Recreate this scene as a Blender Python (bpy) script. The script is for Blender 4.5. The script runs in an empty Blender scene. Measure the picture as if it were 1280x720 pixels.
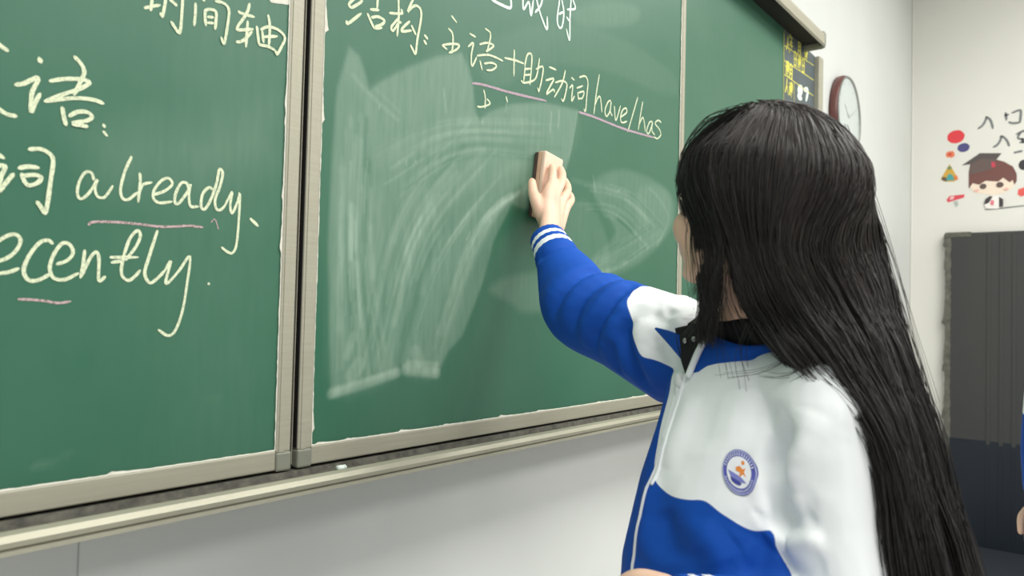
import bpy, bmesh, math, random
import numpy as np
from mathutils import Vector, Matrix, Quaternion
from mathutils.bvhtree import BVHTree
from mathutils.kdtree import KDTree

SC = bpy.context.scene
COL = SC.collection
RNG = np.random.default_rng(7)
random.seed(7)

# ---------------------------------------------------------------- camera
cam_data = bpy.data.cameras.new('camera')
cam_data.sensor_width = 36.0
cam_data.lens = 26.86
cam_data.clip_start = 0.05
cam = bpy.data.objects.new('camera', cam_data)
COL.objects.link(cam)
CR, CU, CF = Vector((0.618241, -0.785615, 0.024211)), Vector((-0.039300, -0.000133, 0.999227)), Vector((0.785005, 0.618715, 0.030957))
cam.matrix_world = Matrix(((CR.x, CU.x, -CF.x, 0.0), (CR.y, CU.y, -CF.y, -0.9), (CR.z, CU.z, -CF.z, 1.30), (0, 0, 0, 1)))
cam_data.dof.use_dof = True
cam_data.dof.focus_distance = 1.38
cam_data.dof.aperture_fstop = 5.6
SC.camera = cam

# ---------------------------------------------------------------- light
SC.view_settings.view_transform = 'Standard'
SC.view_settings.look = 'None'
SC.view_settings.gamma = 1.0
SC.view_settings.exposure = 0.42
world = bpy.data.worlds.new('daylight')
SC.world = world
world.use_nodes = True
bg = world.node_tree.nodes['Background']
bg.inputs[0].default_value = (0.86, 0.93, 1.0, 1)
bg.inputs[1].default_value = 0.32

def area(name, loc, target, sx, sy, power, color):
    l = bpy.data.lights.new(name, 'AREA')
    l.shape = 'RECTANGLE'; l.size = sx; l.size_y = sy; l.energy = power; l.color = color
    o = bpy.data.objects.new(name, l); COL.objects.link(o)
    o.location = loc
    o.rotation_euler = (Vector(target) - Vector(loc)).to_track_quat('-Z', 'Y').to_euler()
    return o
WARM = (1.0, 0.985, 0.95)
for i, (lx, ly) in enumerate(((-0.4, -1.7), (1.6, -1.7), (3.6, -1.7), (-0.4, -4.2), (1.6, -4.2), (3.6, -4.2))):
    area('ceiling_lamp', (lx, ly, 3.5), (lx, ly, 0), 1.4, 1.2, 44, WARM)

# ---------------------------------------------------------------- materials
def lin(c):
    return tuple(((v / 255 + 0.055) / 1.055) ** 2.4 if v / 255 > 0.04045 else v / 255 / 12.92 for v in c) + (1.0,)

class NT:
    def __init__(s, name):
        s.m = bpy.data.materials.new(name); s.m.use_nodes = True
        s.t = s.m.node_tree; s.b = s.t.nodes['Principled BSDF']
    def n(s, kind, **kw):
        nd = s.t.nodes.new(kind)
        for k, v in kw.items():
            if k.startswith('i_'):
                nd.inputs[k[2:].replace('_', ' ')].default_value = v
            else:
                setattr(nd, k, v)
        return nd
    def l(s, a, b): s.t.links.new(a, b)

def mat(name, rgb, rough=0.6, metal=0.0, spec=0.5, var=0.0, vscale=20.0, bump=0.0, bscale=200.0, stretch=None, rgb2=None):
    q = NT(name); b = q.b
    b.inputs['Roughness'].default_value = rough
    b.inputs['Metallic'].default_value = metal
    b.inputs['Specular IOR Level'].default_value = spec
    b.inputs['Base Color'].default_value = lin(rgb)
    if var or bump:
        tc = q.n('ShaderNodeTexCoord')
        src = tc.outputs['Object']
        if stretch:
            mp = q.n('ShaderNodeMapping'); mp.inputs['Scale'].default_value = stretch
            q.l(src, mp.inputs['Vector']); src = mp.outputs[0]
    if var:
        nz = q.n('ShaderNodeTexNoise'); nz.inputs['Scale'].default_value = vscale; nz.inputs['Detail'].default_value = 5
        q.l(src, nz.inputs['Vector'])
        r = q.n('ShaderNodeValToRGB')
        r.color_ramp.elements[0].position = 0.3; r.color_ramp.elements[1].position = 0.7
        c0 = rgb2 if rgb2 else tuple(max(0, v * (1 - var)) for v in rgb)
        r.color_ramp.elements[0].color = lin(c0); r.color_ramp.elements[1].color = lin(rgb)
        q.l(nz.outputs[0], r.inputs[0]); q.l(r.outputs[0], b.inputs['Base Color'])
    if bump:
        nb = q.n('ShaderNodeTexNoise'); nb.inputs['Scale'].default_value = bscale; nb.inputs['Detail'].default_value = 3
        q.l(src, nb.inputs['Vector'])
        bp = q.n('ShaderNodeBump'); bp.inputs['Strength'].default_value = bump; bp.inputs['Distance'].default_value = 0.002
        q.l(nb.outputs[0], bp.inputs['Height']); q.l(bp.outputs[0], b.inputs['Normal'])
    return q.m

def board_material():
    q = NT('green_board'); b = q.b
    b.inputs['Specular IOR Level'].default_value = 0.45
    tc = q.n('ShaderNodeTexCoord')
    at = q.n('ShaderNodeAttribute', attribute_name='dust')
    mp = q.n('ShaderNodeMapping'); mp.inputs['Scale'].default_value = (90, 90, 14)
    q.l(tc.outputs['Object'], mp.inputs[0])
    nz = q.n('ShaderNodeTexNoise'); nz.inputs['Scale'].default_value = 1.0; nz.inputs['Detail'].default_value = 4
    q.l(mp.outputs[0], nz.inputs['Vector'])
    n2 = q.n('ShaderNodeTexNoise'); n2.inputs['Scale'].default_value = 5.0; n2.inputs['Detail'].default_value = 3
    q.l(tc.outputs['Object'], n2.inputs['Vector'])
    m1 = q.n('ShaderNodeMath', operation='MULTIPLY_ADD'); m1.inputs[1].default_value = 0.9; m1.inputs[2].default_value = 0.55
    q.l(nz.outputs[0], m1.inputs[0])
    m2 = q.n('ShaderNodeMath', operation='MULTIPLY', use_clamp=True); q.l(m1.outputs[0], m2.inputs[0]); q.l(at.outputs['Fac'], m2.inputs[1])
    m3 = q.n('ShaderNodeMath', operation='MULTIPLY_ADD'); m3.inputs[1].default_value = 0.05; m3.inputs[2].default_value = 0.0
    q.l(n2.outputs[0], m3.inputs[0])
    m4 = q.n('ShaderNodeMath', operation='ADD', use_clamp=True); q.l(m2.outputs[0], m4.inputs[0]); q.l(m3.outputs[0], m4.inputs[1])
    mx = q.n('ShaderNodeMix', data_type='RGBA')
    q.l(m4.outputs[0], mx.inputs['Factor'])
    mx.inputs['A'].default_value = lin(BOARD_GREEN); mx.inputs['B'].default_value = lin((196, 214, 196))
    q.l(mx.outputs['Result'], b.inputs['Base Color'])
    r = q.n('ShaderNodeMath', operation='MULTIPLY_ADD'); r.inputs[1].default_value = 0.5; r.inputs[2].default_value = 0.42
    q.l(m4.outputs[0], r.inputs[0]); q.l(r.outputs[0], b.inputs['Roughness'])
    return q.m
BOARD_GREEN = (18, 87, 62)

def chalk_material(name, rgb, grain=0.35):
    q = NT(name); b = q.b
    b.inputs['Roughness'].default_value = 0.95; b.inputs['Specular IOR Level'].default_value = 0.1
    b.inputs['Base Color'].default_value = lin(rgb)
    tc = q.n('ShaderNodeTexCoord')
    nz = q.n('ShaderNodeTexNoise'); nz.inputs['Scale'].default_value = 420.0; nz.inputs['Detail'].default_value = 2
    q.l(tc.outputs['Object'], nz.inputs['Vector'])
    r = q.n('ShaderNodeMapRange'); r.inputs['From Min'].default_value = 0.3; r.inputs['From Max'].default_value = 0.55
    r.inputs['To Min'].default_value = 1 - grain; r.inputs['To Max'].default_value = 1.0
    q.l(nz.outputs[0], r.inputs['Value']); q.l(r.outputs[0], b.inputs['Alpha'])
    return q.m

def jacket_material():
    q = NT('track_jacket_cloth'); b = q.b
    at = q.n('ShaderNodeAttribute', attribute_name='blue')
    r = q.n('ShaderNodeMapRange'); r.inputs['From Min'].default_value = -0.0006; r.inputs['From Max'].default_value = 0.0006
    q.l(at.outputs['Fac'], r.inputs['Value'])
    mx = q.n('ShaderNodeMix', data_type='RGBA'); q.l(r.outputs[0], mx.inputs['Factor'])
    mx.inputs['A'].default_value = lin((244, 247, 248)); mx.inputs['B'].default_value = lin((12, 76, 170))
    q.l(mx.outputs['Result'], b.inputs['Base Color'])
    b.inputs['Roughness'].default_value = 0.75; b.inputs['Specular IOR Level'].default_value = 0.25
    tc = q.n('ShaderNodeTexCoord')
    nz = q.n('ShaderNodeTexNoise'); nz.inputs['Scale'].default_value = 900; q.l(tc.outputs['Object'], nz.inputs['Vector'])
    n2 = q.n('ShaderNodeTexNoise'); n2.inputs['Scale'].default_value = 22; n2.inputs['Detail'].default_value = 2; q.l(tc.outputs['Object'], n2.inputs['Vector'])
    bp = q.n('ShaderNodeBump'); bp.inputs['Strength'].default_value = 0.12; bp.inputs['Distance'].default_value = 0.001
    q.l(nz.outputs[0], bp.inputs['Height'])
    b2 = q.n('ShaderNodeBump'); b2.inputs['Strength'].default_value = 0.2; b2.inputs['Distance'].default_value = 0.006
    q.l(n2.outputs[0], b2.inputs['Height']); q.l(bp.outputs[0], b2.inputs['Normal'])
    q.l(b2.outputs[0], b.inputs['Normal'])
    return q.m

def skin_material():
    q = NT('skin'); b = q.b
    at = q.n('ShaderNodeAttribute', attribute_name='scalp')
    at2 = q.n('ShaderNodeAttribute', attribute_name='lip')
    tc = q.n('ShaderNodeTexCoord')
    nz = q.n('ShaderNodeTexNoise'); nz.inputs['Scale'].default_value = 60; q.l(tc.outputs['Object'], nz.inputs['Vector'])
    m0 = q.n('ShaderNodeMix', data_type='RGBA'); q.l(nz.outputs[0], m0.inputs['Factor'])
    m0.inputs['A'].default_value = lin((226, 186, 160)); m0.inputs['B'].default_value = lin((238, 200, 176))
    m1 = q.n('ShaderNodeMix', data_type='RGBA'); q.l(at2.outputs['Fac'], m1.inputs['Factor'])
    q.l(m0.outputs['Result'], m1.inputs['A']); m1.inputs['B'].default_value = lin((200, 120, 112))
    m2 = q.n('ShaderNodeMix', data_type='RGBA'); q.l(at.outputs['Fac'], m2.inputs['Factor'])
    q.l(m1.outputs['Result'], m2.inputs['A']); m2.inputs['B'].default_value = lin((26, 22, 21))
    q.l(m2.outputs['Result'], b.inputs['Base Color'])
    b.inputs['Roughness'].default_value = 0.5; b.inputs['Specular IOR Level'].default_value = 0.35
    b.inputs['Subsurface Weight'].default_value = 0.12; b.inputs['Subsurface Radius'].default_value = (0.012, 0.005, 0.003)
    return q.m

def hair_material():
    q = NT('dark_hair'); b = q.b
    at = q.n('ShaderNodeAttribute', attribute_name='tone')
    mx = q.n('ShaderNodeMix', data_type='RGBA'); q.l(at.outputs['Fac'], mx.inputs['Factor'])
    mx.inputs['A'].default_value = lin((22, 20, 20)); mx.inputs['B'].default_value = lin((54, 45, 41))
    q.l(mx.outputs['Result'], b.inputs['Base Color'])
    b.inputs['Roughness'].default_value = 0.42; b.inputs['Specular IOR Level'].default_value = 0.55
    return q.m

M = {
    'wall': mat('painted_wall', (212, 215, 212), 0.45, spec=0.5, var=0.03, vscale=2.0, bump=0.05, bscale=60),
    'wall_side': mat('painted_side_wall', (226, 225, 217), 0.6, var=0.03, vscale=1.5, bump=0.05, bscale=60),
    'floor': mat('floor_tiles', (190, 188, 182), 0.35, var=0.08, vscale=6),
    'ceiling': mat('ceiling_paint', (236, 236, 232), 0.8),
    'frame': mat('champagne_aluminium', (166, 163, 145), 0.5, metal=0.2, var=0.05, vscale=8, stretch=(1, 1, 30)),
    'tray': mat('tray_aluminium', (160, 158, 140), 0.45, metal=0.35, var=0.05, vscale=9),
    'dusty': mat('dusty_tray', (96, 94, 84), 0.8, var=0.35, vscale=90, bump=0.4, bscale=300),
    'gap': mat('gap_black', (20, 18, 16), 0.7),  # black that also stands for shade under the rail and between boards
    'cap': mat('grey_corner_plastic', (128, 130, 116), 0.5, var=0.06, vscale=30),
    'tape': mat('torn_white_tape', (214, 212, 198), 0.85, var=0.08, vscale=60),
    'joint': mat('wall_joint', (176, 180, 176), 0.8),
    'wood': mat('pale_wood', (240, 208, 184), 0.55, var=0.06, vscale=30, stretch=(8, 8, 1)),
    'wood_dark': mat('wood_edge', (222, 180, 150), 0.6, var=0.12, vscale=30, stretch=(8, 8, 1)),
    'felt': mat('brown_felt', (88, 70, 62), 0.95, var=0.2, vscale=120, bump=0.5, bscale=400),
    'schedule': mat('slate_strip', (76, 88, 92), 0.5, var=0.08, vscale=10),
    'black_cloth': mat('black_cloth', (20, 20, 22), 0.85, bump=0.1, bscale=400),
    'blue': mat('blue_cloth', (12, 76, 170), 0.75, spec=0.25, bump=0.12, bscale=600),
    'white': mat('white_cloth', (238, 242, 243), 0.75, spec=0.25, bump=0.12, bscale=600),
    'zip': mat('white_zip', (226, 230, 230), 0.5, bump=0.2, bscale=700),
    'snap': mat('metal_snap', (190, 190, 190), 0.3, metal=0.8),
    'trouser': mat('navy_trouser', (20, 40, 92), 0.8),
    'shoe': mat('white_shoe', (225, 225, 222), 0.6),
    'sole': mat('rubber_sole', (190, 190, 186), 0.7),
    'eye': mat('eye_white', (236, 232, 226), 0.2),
    'iris': mat('dark_iris', (36, 24, 18), 0.15),
    'clock_rim': mat('red_brown_rim', (96, 52, 46), 0.4, var=0.1, vscale=20),
    'clock_bezel': mat('grey_bezel', (140, 142, 138), 0.35, metal=0.4),
    'clock_face': mat('clock_face', (192, 200, 198), 0.3, spec=0.6),
    'ink': mat('grey_ink', (122, 124, 124), 0.7),
    'panel': mat('charcoal_board', (58, 58, 56), 0.6, var=0.08, vscale=3, stretch=(1, 1, 0.2), rgb2=(52, 54, 54)),
    'panel_edge': mat('frayed_edge_tape', (112, 112, 102), 0.9, var=0.3, vscale=25),
}
M['panel_lower'] = mat('panel_lower', (14, 26, 38), 0.5, var=0.1, vscale=4)
M['dark_sheet'] = mat('dark_sheet', (18, 26, 36), 0.95, bump=0.4, bscale=300)
M['board'] = board_material()
M['chalk'] = chalk_material('cream_chalk', (212, 220, 188), 0.35)
M['chalk_white'] = chalk_material('white_chalk', (220, 234, 224), 0.35)
M['chalk_pink'] = chalk_material('pink_chalk', (178, 158, 168), 0.4)
M['chalk_faint'] = chalk_material('faint_pink_chalk', (188, 164, 164), 0.75)
M['chalk_yellow'] = mat('yellow_paint', (222, 216, 92), 0.7)
M['jacket'] = jacket_material()
M['skin'] = skin_material()
M['hair'] = hair_material()
def flat(rgb): return mat('decal_%d_%d_%d' % rgb, rgb, 0.5)

# ---------------------------------------------------------------- object helpers
def tag(o, label=None, cat=None, group=None, kind=None):
    if label: o['label'] = label
    if cat: o['category'] = cat
    if group: o['group'] = group
    if kind: o['kind'] = kind
    return o

PW = {}          # world transform of each parent, so that parts can be built in room coordinates
def link(o, parent=None):
    COL.objects.link(o)
    if parent is not None:
        o.parent = parent
        o.matrix_parent_inverse = PW[parent.name].inverted()
    return o

def thing(name, loc, label, cat, group=None):
    o = bpy.data.objects.new(name, None); COL.objects.link(o)
    o.location = loc; o.empty_display_size = 0.05
    PW[o.name] = Matrix.Translation(loc)
    return tag(o, label, cat, group)

def obj(name, me, m, parent=None, smooth=False):
    if isinstance(me, bmesh.types.BMesh):
        b = me; me = bpy.data.meshes.new(name); b.to_mesh(me); b.free()
    mats = m if isinstance(m, (list, tuple)) else [m]
    for x in mats: me.materials.append(x)
    if smooth:
        me.polygons.foreach_set('use_smooth', np.ones(len(me.polygons), dtype=bool))
    o = bpy.data.objects.new(name, me)
    link(o, parent)
    if parent is not None: PW[o.name] = Matrix.Identity(4)
    return o

def box(bm, x0, x1, y0, y1, z0, z1, bevel=0.0, mi=0):
    r = bmesh.ops.create_cube(bm, size=1.0)
    vs = r['verts']
    for v in vs:
        v.co = Vector(((x0 + x1) / 2 + v.co.x * (x1 - x0), (y0 + y1) / 2 + v.co.y * (y1 - y0), (z0 + z1) / 2 + v.co.z * (z1 - z0)))
    fs = {f for v in vs for f in v.link_faces}
    for f in fs: f.material_index = mi
    if bevel:
        es = {e for v in vs for e in v.link_edges}
        bmesh.ops.bevel(bm, geom=list(es), offset=bevel, segments=2, affect='EDGES', profile=0.5)
    return bm

def extrude_x(bm, prof, x0, x1, mats=None):
    a = [bm.verts.new((x0, y, z)) for y, z in prof]; b = [bm.verts.new((x1, y, z)) for y, z in prof]
    n = len(prof)
    for i in range(n):
        f = bm.faces.new((a[i], a[(i + 1) % n], b[(i + 1) % n], b[i]))
        if mats: f.material_index = mats[i]
    bm.faces.new(a[::-1]); bm.faces.new(b)
    bmesh.ops.recalc_face_normals(bm, faces=bm.faces)
    return bm

def catmull(pts, n):
    P = np.asarray(pts, float)
    if len(P) < 3:
        return np.array([P[0] + (P[-1] - P[0]) * t for t in np.linspace(0, 1, max(2, n))])
    Q = np.vstack([2 * P[0] - P[1], P, 2 * P[-1] - P[-2]])
    out = []
    for i in range(len(P) - 1):
        p0, p1, p2, p3 = Q[i:i + 4]
        for t in np.linspace(0, 1, n, endpoint=False):
            out.append(0.5 * (2 * p1 + (p2 - p0) * t + (2 * p0 - 5 * p1 + 4 * p2 - p3) * t * t + (3 * p1 - p0 - 3 * p2 + p3) * t ** 3))
    out.append(P[-1])
    return np.array(out)

def ribbon2d(pts, width, put, V, Fc, n=5, taper=True, lift=(0, 0, 0)):
    """a chalk or ink line of varying width on a plane; put(u, v) gives the 3D point"""
    P = catmull(pts, n)
    d = np.gradient(P, axis=0); L = np.linalg.norm(d, axis=1, keepdims=True); d = d / np.maximum(L, 1e-9)
    nr = np.stack([-d[:, 1], d[:, 0]], 1)
    m = len(P); k = len(V)
    w = width * 0.5 * (0.88 + 0.2 * np.array([random.random() for _ in range(m)]))
    if taper:
        w[0] *= 0.75; w[-1] *= 0.55
    c0 = P[0] - d[0] * w[0] * 0.9; c1 = P[-1] + d[-1] * w[-1] * 0.9
    b0 = len(V)
    V.append(put(*c0))
    for i in range(m):
        V.append(put(*(P[i] + nr[i] * w[i]))); V.append(put(*(P[i] - nr[i] * w[i])))
    V.append(put(*c1))
    for i in range(b0, len(V)):
        e = 1e-6 * (i - b0)
        V[i] = (V[i][0] + lift[0] * (1 + e / 2e-5), V[i][1] + lift[1] * (1 + e / 2e-5), V[i][2])
    Fc.append((k, k + 2, k + 1))
    for i in range(m - 1):
        a = k + 1 + 2 * i
        Fc.append((a, a + 1, a + 3, a + 2))
    a = k + 1 + 2 * (m - 1)
    Fc.append((a, a + 1, a + 2))

def lines_mesh(name, strokes, width, put, n=5, lift=(0, -0.00004)):
    V, Fc = [], []
    for k, s in enumerate(strokes): ribbon2d(s, width, put, V, Fc, n, True, (lift[0] * (k + 1), lift[1] * (k + 1), 0))
    me = bpy.data.meshes.new(name); me.from_pydata(V, [], Fc); me.update()
    return me

# ---------------------------------------------------------------- setting
WY = 0.09            # plaster of the board wall
X1 = 5.241           # side wall
def struct(name, bm, m, parent=None, smooth=False):
    o = obj(name, bm, m, parent, smooth)
    if parent is None: o['kind'] = 'structure'; PW[o.name] = Matrix.Identity(4)
    return o
struct('wall_front', box(bmesh.new(), -3.0, X1 + 0.2, WY, WY + 0.2, 0, 3.6), M['wall'])
struct('wall_right', box(bmesh.new(), X1, X1 + 0.2, -7.0, WY, 0, 3.6), M['wall_side'])
struct('floor', box(bmesh.new(), -3.0, X1, -7.0, WY, -0.1, 0), M['floor'])
struct('ceiling', box(bmesh.new(), -3.0, X1, -7.0, WY, 3.6, 3.7), M['ceiling'])
struct('baseboard_right', box(bmesh.new(), X1 - 0.015, X1, -7.0, WY, 0, 0.12, 0.003), M['joint'])
struct('baseboard_front', box(bmesh.new(), -3.0, X1 - 0.015, WY - 0.015, WY, 0, 0.12, 0.003), M['joint'])
struct('trim_1', box(bmesh.new(), 0.4155, 0.4170, WY - 0.001, WY, 0.12, 1.03), M['joint'])
struct('trim_2', box(bmesh.new(), X1 - 0.012, X1, WY - 0.012, WY, 0.12, 3.6, 0.004), M['wall_side'])

# ---------------------------------------------------------------- blackboard frame
XR, _, _ = (3.1301,0.0100,2.2863)
XS, _, _ = (3.0777,0.0100,2.2725)
fr = thing('blackboard', (1.1, WY, 1.05), 'long wall-mounted blackboard frame with chalk tray and yellow lettered schedule strip', 'blackboard')
bm = bmesh.new()
prof = [(WY, 2.381), (-0.030, 2.381), (-0.038, 2.379), (-0.044, 2.374), (-0.046, 2.366), (-0.046, 2.334), (-0.040, 2.328), (-0.034, 2.328), (-0.034, 2.340), (0.055, 2.340), (WY, 2.340)]
RE, _, _ = (2.9716,-0.0450,2.3511)
extrude_x(bm, prof, -0.95, RE - 0.01, [0, 0, 0, 0, 0, 0, 1, 1, 1, 1, 0])  # underside segments coloured black for the shade under the rail
obj('top_rail', bm, [M['frame'], M['gap']], fr)
bm = bmesh.new(); box(bm, -0.95, XS, 0.032, 0.060, 2.325, 2.341)
obj('rail_shadow_gap', bm, M['gap'], fr)
bm = bmesh.new(); box(bm, RE - 0.035, RE, -0.048, WY, 2.321, 2.388, 0.014)
obj('corner_cap', bm, M['cap'], fr)
for x0, x1 in ((XS, XR), (-0.95, -0.84)):
    bm = bmesh.new(); box(bm, x0, x1, 0.010, WY, 1.05, 2.338, 0.004)
    obj('side_stile', bm, M['frame'], fr)
bm = bmesh.new()
prof = [(WY, 1.0715), (-0.004, 1.0715), (-0.006, 1.064), (-0.032, 1.064), (-0.040, 1.067), (-0.049, 1.0735), (-0.057, 1.0750), (-0.064, 1.0725), (-0.068, 1.0665), (-0.067, 1.0610), (-0.063, 1.0590), (-0.065, 1.0575), (-0.0655, 1.0530), (-0.060, 1.0515), (WY, 1.0515)]
# rail the boards slide in, dusty gutter, rounded lip
extrude_x(bm, prof, -0.95, XR, [1, 1, 1, 1, 1, 0, 0, 0, 0, 0, 0, 0, 0, 0, 0])
obj('chalk_tray', bm, [M['tray'], M['dusty']], fr)

# ---------------------------------------------------------------- sliding boards
def ribbon_edge(x, z0, z1, side, seed, amp=0.006):
    """a strip of torn tape along a stile; ragged on its outer edge"""
    rr = random.Random(seed); V = []; Fc = []
    n = int((z1 - z0) / 0.006)
    lump = 0.0
    for i in range(n + 1):
        z = z0 + (z1 - z0) * i / n
        if rr.random() < (0.06 if z > 1.35 else 0.02): lump = rr.uniform(0.3, 1.0) * amp
        lump *= 0.72
        w = 0.0012 + rr.random() * 0.0008 + lump
        V.append((x, -0.0022, z)); V.append((x + side * w, -0.0012 - rr.random() * 0.001, z + rr.uniform(-.001, .001)))
    for i in range(n): Fc.append((2 * i, 2 * i + 1, 2 * i + 3, 2 * i + 2))
    me = bpy.data.meshes.new('tape'); me.from_pydata(V, [], Fc); me.update()
    return me
def ribbon_edge_h(x0, x1, z, seed):
    rr = random.Random(seed); V = []; Fc = []
    n = int((x1 - x0) / 0.006); lump = 0
    for i in range(n + 1):
        x = x0 + (x1 - x0) * i / n
        if rr.random() < 0.03: lump = rr.uniform(0.4, 1.0) * 0.005
        lump *= 0.7
        V.append((x, -0.0022, z)); V.append((x, -0.0014, z + 0.0010 + rr.random() * 0.0008 + lump))
    for i in range(n): Fc.append((2 * i, 2 * i + 1, 2 * i + 3, 2 * i + 2))
    me = bpy.data.meshes.new('tape'); me.from_pydata(V, [], Fc); me.update()
    return me

def surface_grid(x0, x1, z0, z1, step, y, dustf):
    nx = max(2, int((x1 - x0) / step)); nz = max(2, int((z1 - z0) / step))
    xs = np.linspace(x0, x1, nx); zs = np.linspace(z0, z1, nz)
    X, Z = np.meshgrid(xs, zs)
    co = np.stack([X.ravel(), np.full(X.size, y), Z.ravel()], 1)
    idx = np.arange(nx * nz).reshape(nz, nx)
    q = np.stack([idx[:-1, :-1], idx[:-1, 1:], idx[1:, 1:], idx[1:, :-1]], -1).reshape(-1, 4)
    me = bpy.data.meshes.new('writing_surface')
    me.vertices.add(len(co)); me.vertices.foreach_set('co', co.ravel())
    me.loops.add(q.size); me.loops.foreach_set('vertex_index', q.ravel())
    me.polygons.add(len(q)); me.polygons.foreach_set('loop_start', np.arange(len(q)) * 4)
    me.update(calc_edges=True)
    a = me.attributes.new('dust', 'FLOAT', 'POINT')
    a.data.foreach_set('value', dustf(X, Z).ravel().astype(np.float32))
    return me

def inside(poly, X, Z):
    r = np.zeros(X.shape, bool); n = len(poly)
    for i in range(n):
        x1, z1 = poly[i]; x2, z2 = poly[(i + 1) % n]
        c = ((z1 > Z) != (z2 > Z)) & (X < (x2 - x1) * (Z - z1) / (z2 - z1 + 1e-12) + x1)
        r ^= c
    return r
def edge_dist(poly, X, Z, closed=True):
    d = np.full(X.shape, 9.0); n = len(poly)
    for i in range(n if closed else n - 1):
        a = np.array(poly[i]); b = np.array(poly[(i + 1) % n]); ab = b - a
        t = np.clip(((X - a[0]) * ab[0] + (Z - a[1]) * ab[1]) / (ab @ ab + 1e-12), 0, 1)
        d = np.minimum(d, np.hypot(X - a[0] - t * ab[0], Z - a[1] - t * ab[1]))
    return d
def patch(poly, X, Z, soft):
    ins = inside(poly, X, Z); d = edge_dist(poly, X, Z)
    return np.clip(0.5 + np.where(ins, d, -d) / (2 * soft), 0, 1)
def swipe(path, width, X, Z, soft):
    P = [tuple(p) for p in catmull(path, 6)]
    return np.clip((width / 2 - edge_dist(P, X, Z, False)) / soft, 0, 1)

# chalk dust left by the eraser, as a density over the board (metres along and up the board)
def dust_left(X, Z):
    d = 0.015 + 0.03 * np.exp(-((X - 0.55) / 0.12) ** 2)
    for p in [[(0.3281,1.1225),(0.3512,1.1277),(0.3632,1.1304)],[(0.5258,1.1822),(0.5423,1.1820)],[(0.5276,1.1912),(0.5318,1.1949)]]:
        d = np.maximum(d, 0.10 * swipe(p, 0.010, X, Z, 0.006))
    for p in ([[(0.3659,1.4836),(0.4130,1.5115),(0.5017,1.5204),(0.6039,1.5742),(0.6131,1.4992),(0.5045,1.4503),(0.3896,1.4243)]], ):
        d += 0.05 * patch(p[0], X, Z, 0.03)
    return d

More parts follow.
